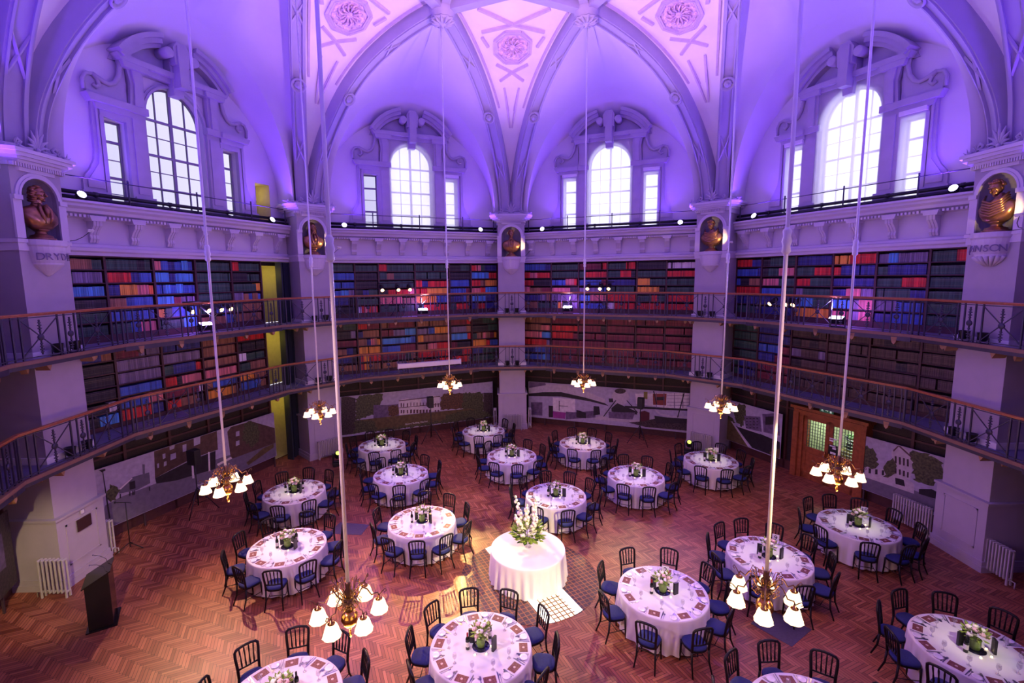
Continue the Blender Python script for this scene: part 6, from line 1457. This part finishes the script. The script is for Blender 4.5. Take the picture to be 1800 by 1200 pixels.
for ti, (k, (cx, cy)) in enumerate(TB.items()):
    D = TD[k]; base = math.degrees(math.atan2(DC[1] - cy, DC[0] - cx))
    t = take(tproto); t.location = (cx, cy, 0); t.rotation_euler = (0, 0, R(ti * 37)); tag(t, 'round folding table under the cloth of ' + D, 'table', 'round banquet tables')
    c = linked('tablecloth', CLV[ti % 3], (cx, cy, 0), R(ti * 53)); tag(c, 'floor-length white cloth over ' + D, 'tablecloth', 'white cloths on the round dining tables')
    angs = sorted(CHA[k], key=lambda q: abs((q - base + 180) % 360 - 180)); a0 = angs[0]
    order = sorted(CHA[k], key=lambda q: (a0 - q) % 360)      # clockwise starting from the place that faces the centre
    rj = random.Random(ti + 50)
    for i, q in enumerate(order):
        d = Vector((math.cos(R(q)), math.sin(R(q)), 0)); tn = Vector((-d.y, d.x, 0))
        rad = 1.11 + rj.uniform(-.02, .05)
        oc = take(cproto); oc.location = (cx + d.x * rad, cy + d.y * rad, 0); oc.rotation_euler = (0, 0, R(q + 90 + rj.uniform(-7, 7)))
        w_ = 'facing the centre' if i == 0 else '%s clockwise' % ORD[i]
        tag(oc, 'black spindle-back chair%s, %s' % (' nearest the centre' if i == 0 else ', ' + ORD[i] + ' clockwise from the centre', D), 'chair', 'banquet chairs')
        at = 'place nearest the centre' if i == 0 else ORD[i] + ' place clockwise from the centre'
        pz = .7588
        P = lambda r, s: (cx + d.x * r + tn.x * s, cy + d.y * r + tn.y * s, pz)
        o = linked('menu_booklet', MN, P(.77, 0), R(q + 90 + rj.uniform(-6, 6)) ); tag(o, 'red-brown menu, %s, %s' % (at, D), 'menu', 'printed menus')
        o = linked('fork', FK, P(.76, -.15), R(q + 90)); o.scale = (1.5, 1.1, 1); tag(o, 'steel fork, %s, %s' % (at, D), 'fork', 'forks')
        o = linked('knife', KN, P(.76, .15), R(q + 90)); o.scale = (1.5, 1.1, 1); tag(o, 'steel knife, %s, %s' % (at, D), 'knife', 'knives')
        o = linked('salad_fork', FK, P(.77, -.18), R(q + 90)); o.scale = (1.3, .9, 1); tag(o, 'outer steel fork, %s, %s' % (at, D), 'fork', 'outer forks')
        o = linked('table_spoon', SPM, P(.77, .185), R(q + 90)); tag(o, 'steel spoon, %s, %s' % (at, D), 'spoon', 'spoons')
        o = linked('side_plate', PLT, P(.78, -.235), 0); tag(o, 'white side plate, %s, %s' % (at, D), 'plate', 'side plates')
        o = linked('wine_glass', GM, P(.57, .10), 0); tag(o, 'clear wine glass, %s, %s' % (at, D), 'wine glass', 'wine glasses')
    o = linked('mirror_plate', mirm, (cx, cy, .7588), 0); tag(o, 'round dark mirror under the flowers, ' + D, 'mirror', 'round mirrors under the posies')
    f = take(fproto); f.scale = (1.2, 1.2, 1.25); f.location = (cx, cy, .7655); f.rotation_euler = (0, 0, R(ti * 77)); tag(f, 'cream and blush posy in a green vase, ' + D, 'flowers', 'flower posies')
    bp = b2 if k in ('TO', 'TL') else b1
    cf = 'red-capped' if k in ('TO', 'TL') else 'black-capped'
    for j, (dx, dy) in enumerate(((-.24, -.06), (.17, .20))):
        o = take(bp); o.location = (cx + dx + rj.uniform(-.03, .03), cy + dy, .7588); tag(o, '%s bottle, %s side of the posy, %s' % (cf, ('DRYDEN' if j == 0 else 'JOHNSON'), D), 'bottle', 'wine bottles')
    for j, (dx, dy, rz, nm) in enumerate(((-.17, .10, 20, 'street-mural'), (.05, .22, -25, 'middle-pier'), (.24, -.10, 80, 'oak-door'))):
        o = linked('drinks_card_stand', SCM, (cx + dx, cy + dy, .7588), R(rz + ti * 11)); tag(o, 'black card stand, %s side of the posy, %s' % (nm, D), 'card stand', 'black card stands')
    for j, (dx, dy) in enumerate(((.10, -.20), (-.10, -.21), (.19, -.02))):
        o = take(tl); o.location = (cx + dx, cy + dy, .7588); tag(o, 'tealight, %s from the JOHNSON side, %s' % (('second', 'third', 'first')[j], D), 'candle', 'tealights')
    if k in numbers or k == 'TK':
        nx, ny = dict(TM=(.30, .26), TN=(.30, .20), TL=(.14, .26), TK=(.26, .16))[k]; root = empty('table_number', (cx + nx, cy + ny, .7588)); root.rotation_euler = (0, 0, math.atan2(cy + ny + 11.6, cx + nx + .74) - PI / 2); tag(root, 'white number card %s on a thin stand, %s' % (numbers.get(k, ''), D), 'table number', 'table numbers')
        b = MB(); b.lathe([(.03, 0), (.03, .005), (.004, .008), (.004, .26)], 10); b.obj('card_stem', clear_m, root)
        b = MB(); b.box(-.075, .075, -.003, .003, .24, .40); cd = b.obj('number_card', papw, root)
        if k in numbers:
            fd = bpy.data.curves.new('digits', 'FONT'); fd.body = numbers[k]; fd.size = .16; fd.extrude = .001; fd.align_x = 'CENTER'; fd.materials.append(inkm)
            lo = text_obj('number_lettering', fd, cd); lo.location = (0, -.0045, .262); lo.rotation_euler = (R(90), 0, 0)
    # narrow beam from the upper gallery onto the flowers
    aa = math.degrees(math.atan2(cy, cx)); src = pol(10.6, 45 * round(aa / 45), 7.35)
    if src.y < -9: src = pol(10.6, 315 if cx > 0 else 225, 7.35)
    L = (src - Vector((cx, cy, .76))).length
    spot('table_pin_beam', src, (cx, cy, .80), 46 * L * L / 3.2, (1.0, .92, .60), math.degrees(2 * math.atan(.80 / L)), 1.0, .05)

# ---- centre table with tall flowers
root = empty('round_table', (DC[0] - .03, DC[1], 0)); tag(root, 'round table hidden under the cloth at the centre of the hall', 'table')
b = MB(); b.lathe([(.001, .72), (.90, .72), (.90, .75), (.001, .75)], 40); b.obj('tabletop', MATS['table_ply'], root)
c = linked('tablecloth', cloth_mesh(folds=30, seed=9, hem=.03).mesh('tablecloth_centre', cloth), (DC[0] - .03, DC[1], 0)); _fixn(c.data); tag(c, 'bare white cloth glowing over the central table with tall flowers', 'tablecloth')
root = empty('flower_arrangement', (DC[0] - .02, DC[1] + .05, .7588)); root.scale = (1.25, 1.25, 1.24); tag(root, 'tall white gladiolus and green leaf arrangement on the central table', 'flowers')
rr = random.Random(3)
b = MB(); b.lathe([(.06, 0), (.07, .01), (.03, .03), (.028, .10), (.10, .16), (.11, .20)], 16); b.obj('glass_vase', clear_m, root)
b = MB(); leafy(b, (0, 0, .30), .27, 240, rr, .085); b.obj('foliage', leafm, root)
b = MB(); leafy(b, (0, 0, .24), .24, 120, rr, .09); b.obj('dark_foliage', leafd, root)
for k in range(9):
    t = 2 * PI * k / 9 + .3; ln = .34 if k % 2 else .16; H = .98 if k % 3 == 0 else .78
    top = Vector((ln * math.cos(t), ln * math.sin(t), H)); bot = Vector((.05 * math.cos(t), .05 * math.sin(t), .25))
    b = MB(); b.tube([bot, (bot + top) / 2 + Vector((0, 0, .03)), top], .007, 5); sp = b.obj('flower_stem', leafm, root)
    b = MB()
    for j in range(12):
        u = .30 + .70 * j / 12; p = bot.lerp(top, u); s = .045 * (1 - .55 * u) + .008; q = 2.4 * j; b.ball((p.x + .025 * math.cos(q), p.y + .025 * math.sin(q), p.z), (s, s, s * 1.1), 7, 5)
    b.obj('gladiolus_spike', petalw, root)
for k in range(14):
    t = 2.4 * k; ra = .12 + .15 * rr.random(); b = MB(); bloom(b, (ra * math.cos(t), ra * math.sin(t), .34 + .16 * rr.random()), .052, rr); b.obj('rose_blossom', petalw, root)

# ---- lectern, microphones, speakers, moving lights
root = empty('lectern', (-9.42, -1.78, 0)); root.rotation_euler = (0, 0, R(-58)); tag(root, 'tall black gloss lectern with slanted top beside the DRYDEN pier', 'lectern')
b = MB(); b.run([(-.22, .03), (.20, .03), (.20, 1.22), (-.22, 1.00)], -.30, .30); b.obj('lectern_body', black_gloss, root, bevel=.008)
b = MB(); b.run([(-.26, .985), (.24, 1.245), (.24, 1.27), (-.26, 1.01)], -.33, .33); b.obj('reading_top', black_gloss, root)
b = MB(); b.box(-.34, .34, -.27, .26, 0, .03); b.obj('base_plate', black_gloss, root)
for sx, nm in ((-1, 'a'), (1, 'b')):
    o = empty('gooseneck_microphone', (0, 0, 0)); t_ = R(-58); px, py = sx * .18, .14
    o.location = (-9.42 + px * math.cos(t_) - py * math.sin(t_), -1.78 + px * math.sin(t_) + py * math.cos(t_), 1.225); o.rotation_euler = (0, 0, t_)
    tag(o, 'gooseneck microphone on the lectern top, the one %s the DRYDEN pier' % ('toward' if sx < 0 else 'away from'), 'microphone', 'lectern microphones')
    b = MB(); b.tube([(0, 0, 0), (0, -.02, .10), (sx * .02, -.12, .19), (sx * .04, -.22, .23)], .006, 6); b.obj('gooseneck', blackm, o); b = MB(); b.ball((sx * .045, -.235, .235), .016, 8, 6); b.obj('mic_head', silver, o)
root = empty('microphone_stand', (-11.02, 1.12, 0)); tag(root, 'black microphone stand on a tripod beside the DRYDEN pier radiator', 'microphone stand')
b = MB(); b.tube([(0, 0, .05), (0, 0, 1.35)], .012, 6); b.obj('pole', blackm, root)
b = MB(); b.tube([(-.16, -.10, 1.40), (.05, .03, 1.34), (.12, .06, 1.30)], .010, 6); b.obj('boom', blackm, root)
b = MB(); b.ball((-.18, -.12, 1.41), .03, 8, 6); b.obj('microphone', blackm, root)
for k in range(3): t = 2 * PI * k / 3; b = MB(); b.tube([(0, 0, .18), (.36 * math.cos(t), .36 * math.sin(t), .012)], .011, 6); b.obj('leg', blackm, root)
def speaker(x, y, h, rz, nm):
    root = empty('speaker_stand', (x, y, 0)); root.rotation_euler = (0, 0, rz); tag(root, 'black tripod speaker stand ' + nm, 'stand', 'speaker stands')
    b = MB(); b.tube([(0, 0, .25), (0, 0, h)], .019, 8); b.obj('pole', blackm, root)
    for k in range(3):
        t = 2 * PI * k / 3 + .4; b = MB(); b.tube([(0, 0, .85), (.55 * math.cos(t), .55 * math.sin(t), .015)], .014, 6); b.tube([(0, 0, .32), (.30 * math.cos(t), .30 * math.sin(t), .40)], .010, 5); b.obj('leg', blackm, root)
    root = empty('loudspeaker', (x, y, h)); root.rotation_euler = (0, 0, rz); tag(root, 'black loudspeaker on top of the stand ' + nm, 'speaker', 'loudspeakers')
    b = MB(); b.prismz([(-.15, -.14), (.15, -.14), (.11, .16), (-.11, .16)], 0, .48); b.obj('cabinet', blackm, root, bevel=.012)
    b = MB(); b.prismz([(-.14, -.145), (.14, -.145), (.14, -.141), (-.14, -.141)], .02, .46); b.obj('grille', mat('speaker_grille', (.02, .02, .022), .8, var=.4, scale=120), root)
speaker(-10.35, 3.15, 1.62, R(-110), 'in front of the street mural')
speaker(-3.75, 9.55, 1.62, R(200), 'in front of the white-palace mural')
speaker(5.55, 8.85, 1.62, R(150), 'in front of the curved-balcony mural')
def mover(x, y, rz, nm):
    root = empty('moving_head_light', (x, y, 0)); root.rotation_euler = (0, 0, rz); tag(root, 'black moving-head floor light with glowing green display ' + nm, 'stage light', 'moving-head lights')
    b = MB(); b.box(-.20, .20, -.17, .17, 0, .15); b.obj('base', blackm, root, bevel=.02)
    b = MB(); b.box(-.20, -.14, -.07, .07, .15, .50); b.box(.14, .20, -.07, .07, .15, .50); b.box(-.20, .20, -.07, .07, .15, .20); b.obj('yoke', blackm, root, bevel=.02)
    b = MB(); b.M = Matrix.Translation((0, 0, .44)) @ Matrix.Rotation(R(50), 4, 'X'); b.lathe([(.07, -.20), (.12, -.15), (.125, .05), (.10, .16), (.09, .17)], 14); b.obj('lamp_head', blackm, root)
    b = MB(); b.M = Matrix.Translation((0, 0, .44)) @ Matrix.Rotation(R(50), 4, 'X'); b.lathe([(.001, .172), (.075, .172), (.075, .18), (.001, .18)], 12); b.obj('lens', greenled, root)
mover(-7.15, 6.95, R(25), 'by the pier at the stair recess')
mover(7.25, 7.60, R(-20), 'by the pier at the canal mural')

# ================================================================== THROWN LIGHT ON THE FLOOR
spot('centre_key_beam', pol(10.6, 112.5, 7.1), (DC[0], DC[1], .6), 5200, (1.0, .76, .32), 22, .35, .06)
spot('centre_back_beam', pol(10.4, 292.5, 7.4), (DC[0] - .1, DC[1], .8), 4800, (1.0, .78, .36), 18, .35, .06)
spot('shadow_throw_beam', pol(10.6, 108, 7.2), (-2.6, -1.4, 0), 4200, (1.0, .50, .13), 26, .8, .04)
spot('floor_amber_beam', pol(10.6, 165, 7.2), (-4.5, -2.5, 0), 2600, (1.0, .56, .30), 60, 1.0, .1)
spot('floor_amber_beam', pol(10.6, 60, 7.2), (1.5, -3.2, 0), 1500, (1.0, .56, .30), 45, 1.0, .1)
spot('floor_rose_fill', pol(10.6, 240, 7.3), (1.0, 2.5, 0), 900, (1.0, .58, .50), 75, 1.0, .1)  # added rose fill for the floor, no fixture at either source
spot('floor_rose_fill', pol(10.6, 300, 7.3), (-4.0, 4.5, 0), 800, (1.0, .58, .50), 70, 1.0, .1)
spot('lectern_beam', pol(10.6, 240, 7.3), (-11.0, -.9, .6), 2200, (1.0, .74, .36), 20, .8, .05)
for a_ in (45, 135, 225, 315, 0, 180):  # added violet fill for piers and lower hall, no fixtures there
    spot('hall_violet_fill', pol(10.3, a_, 7.2), pol(2.5, a_ + 180, 0), 440 if a_ in (0, 315) else 760, (.33, .12, 1.0), 85, 1.0, .15)
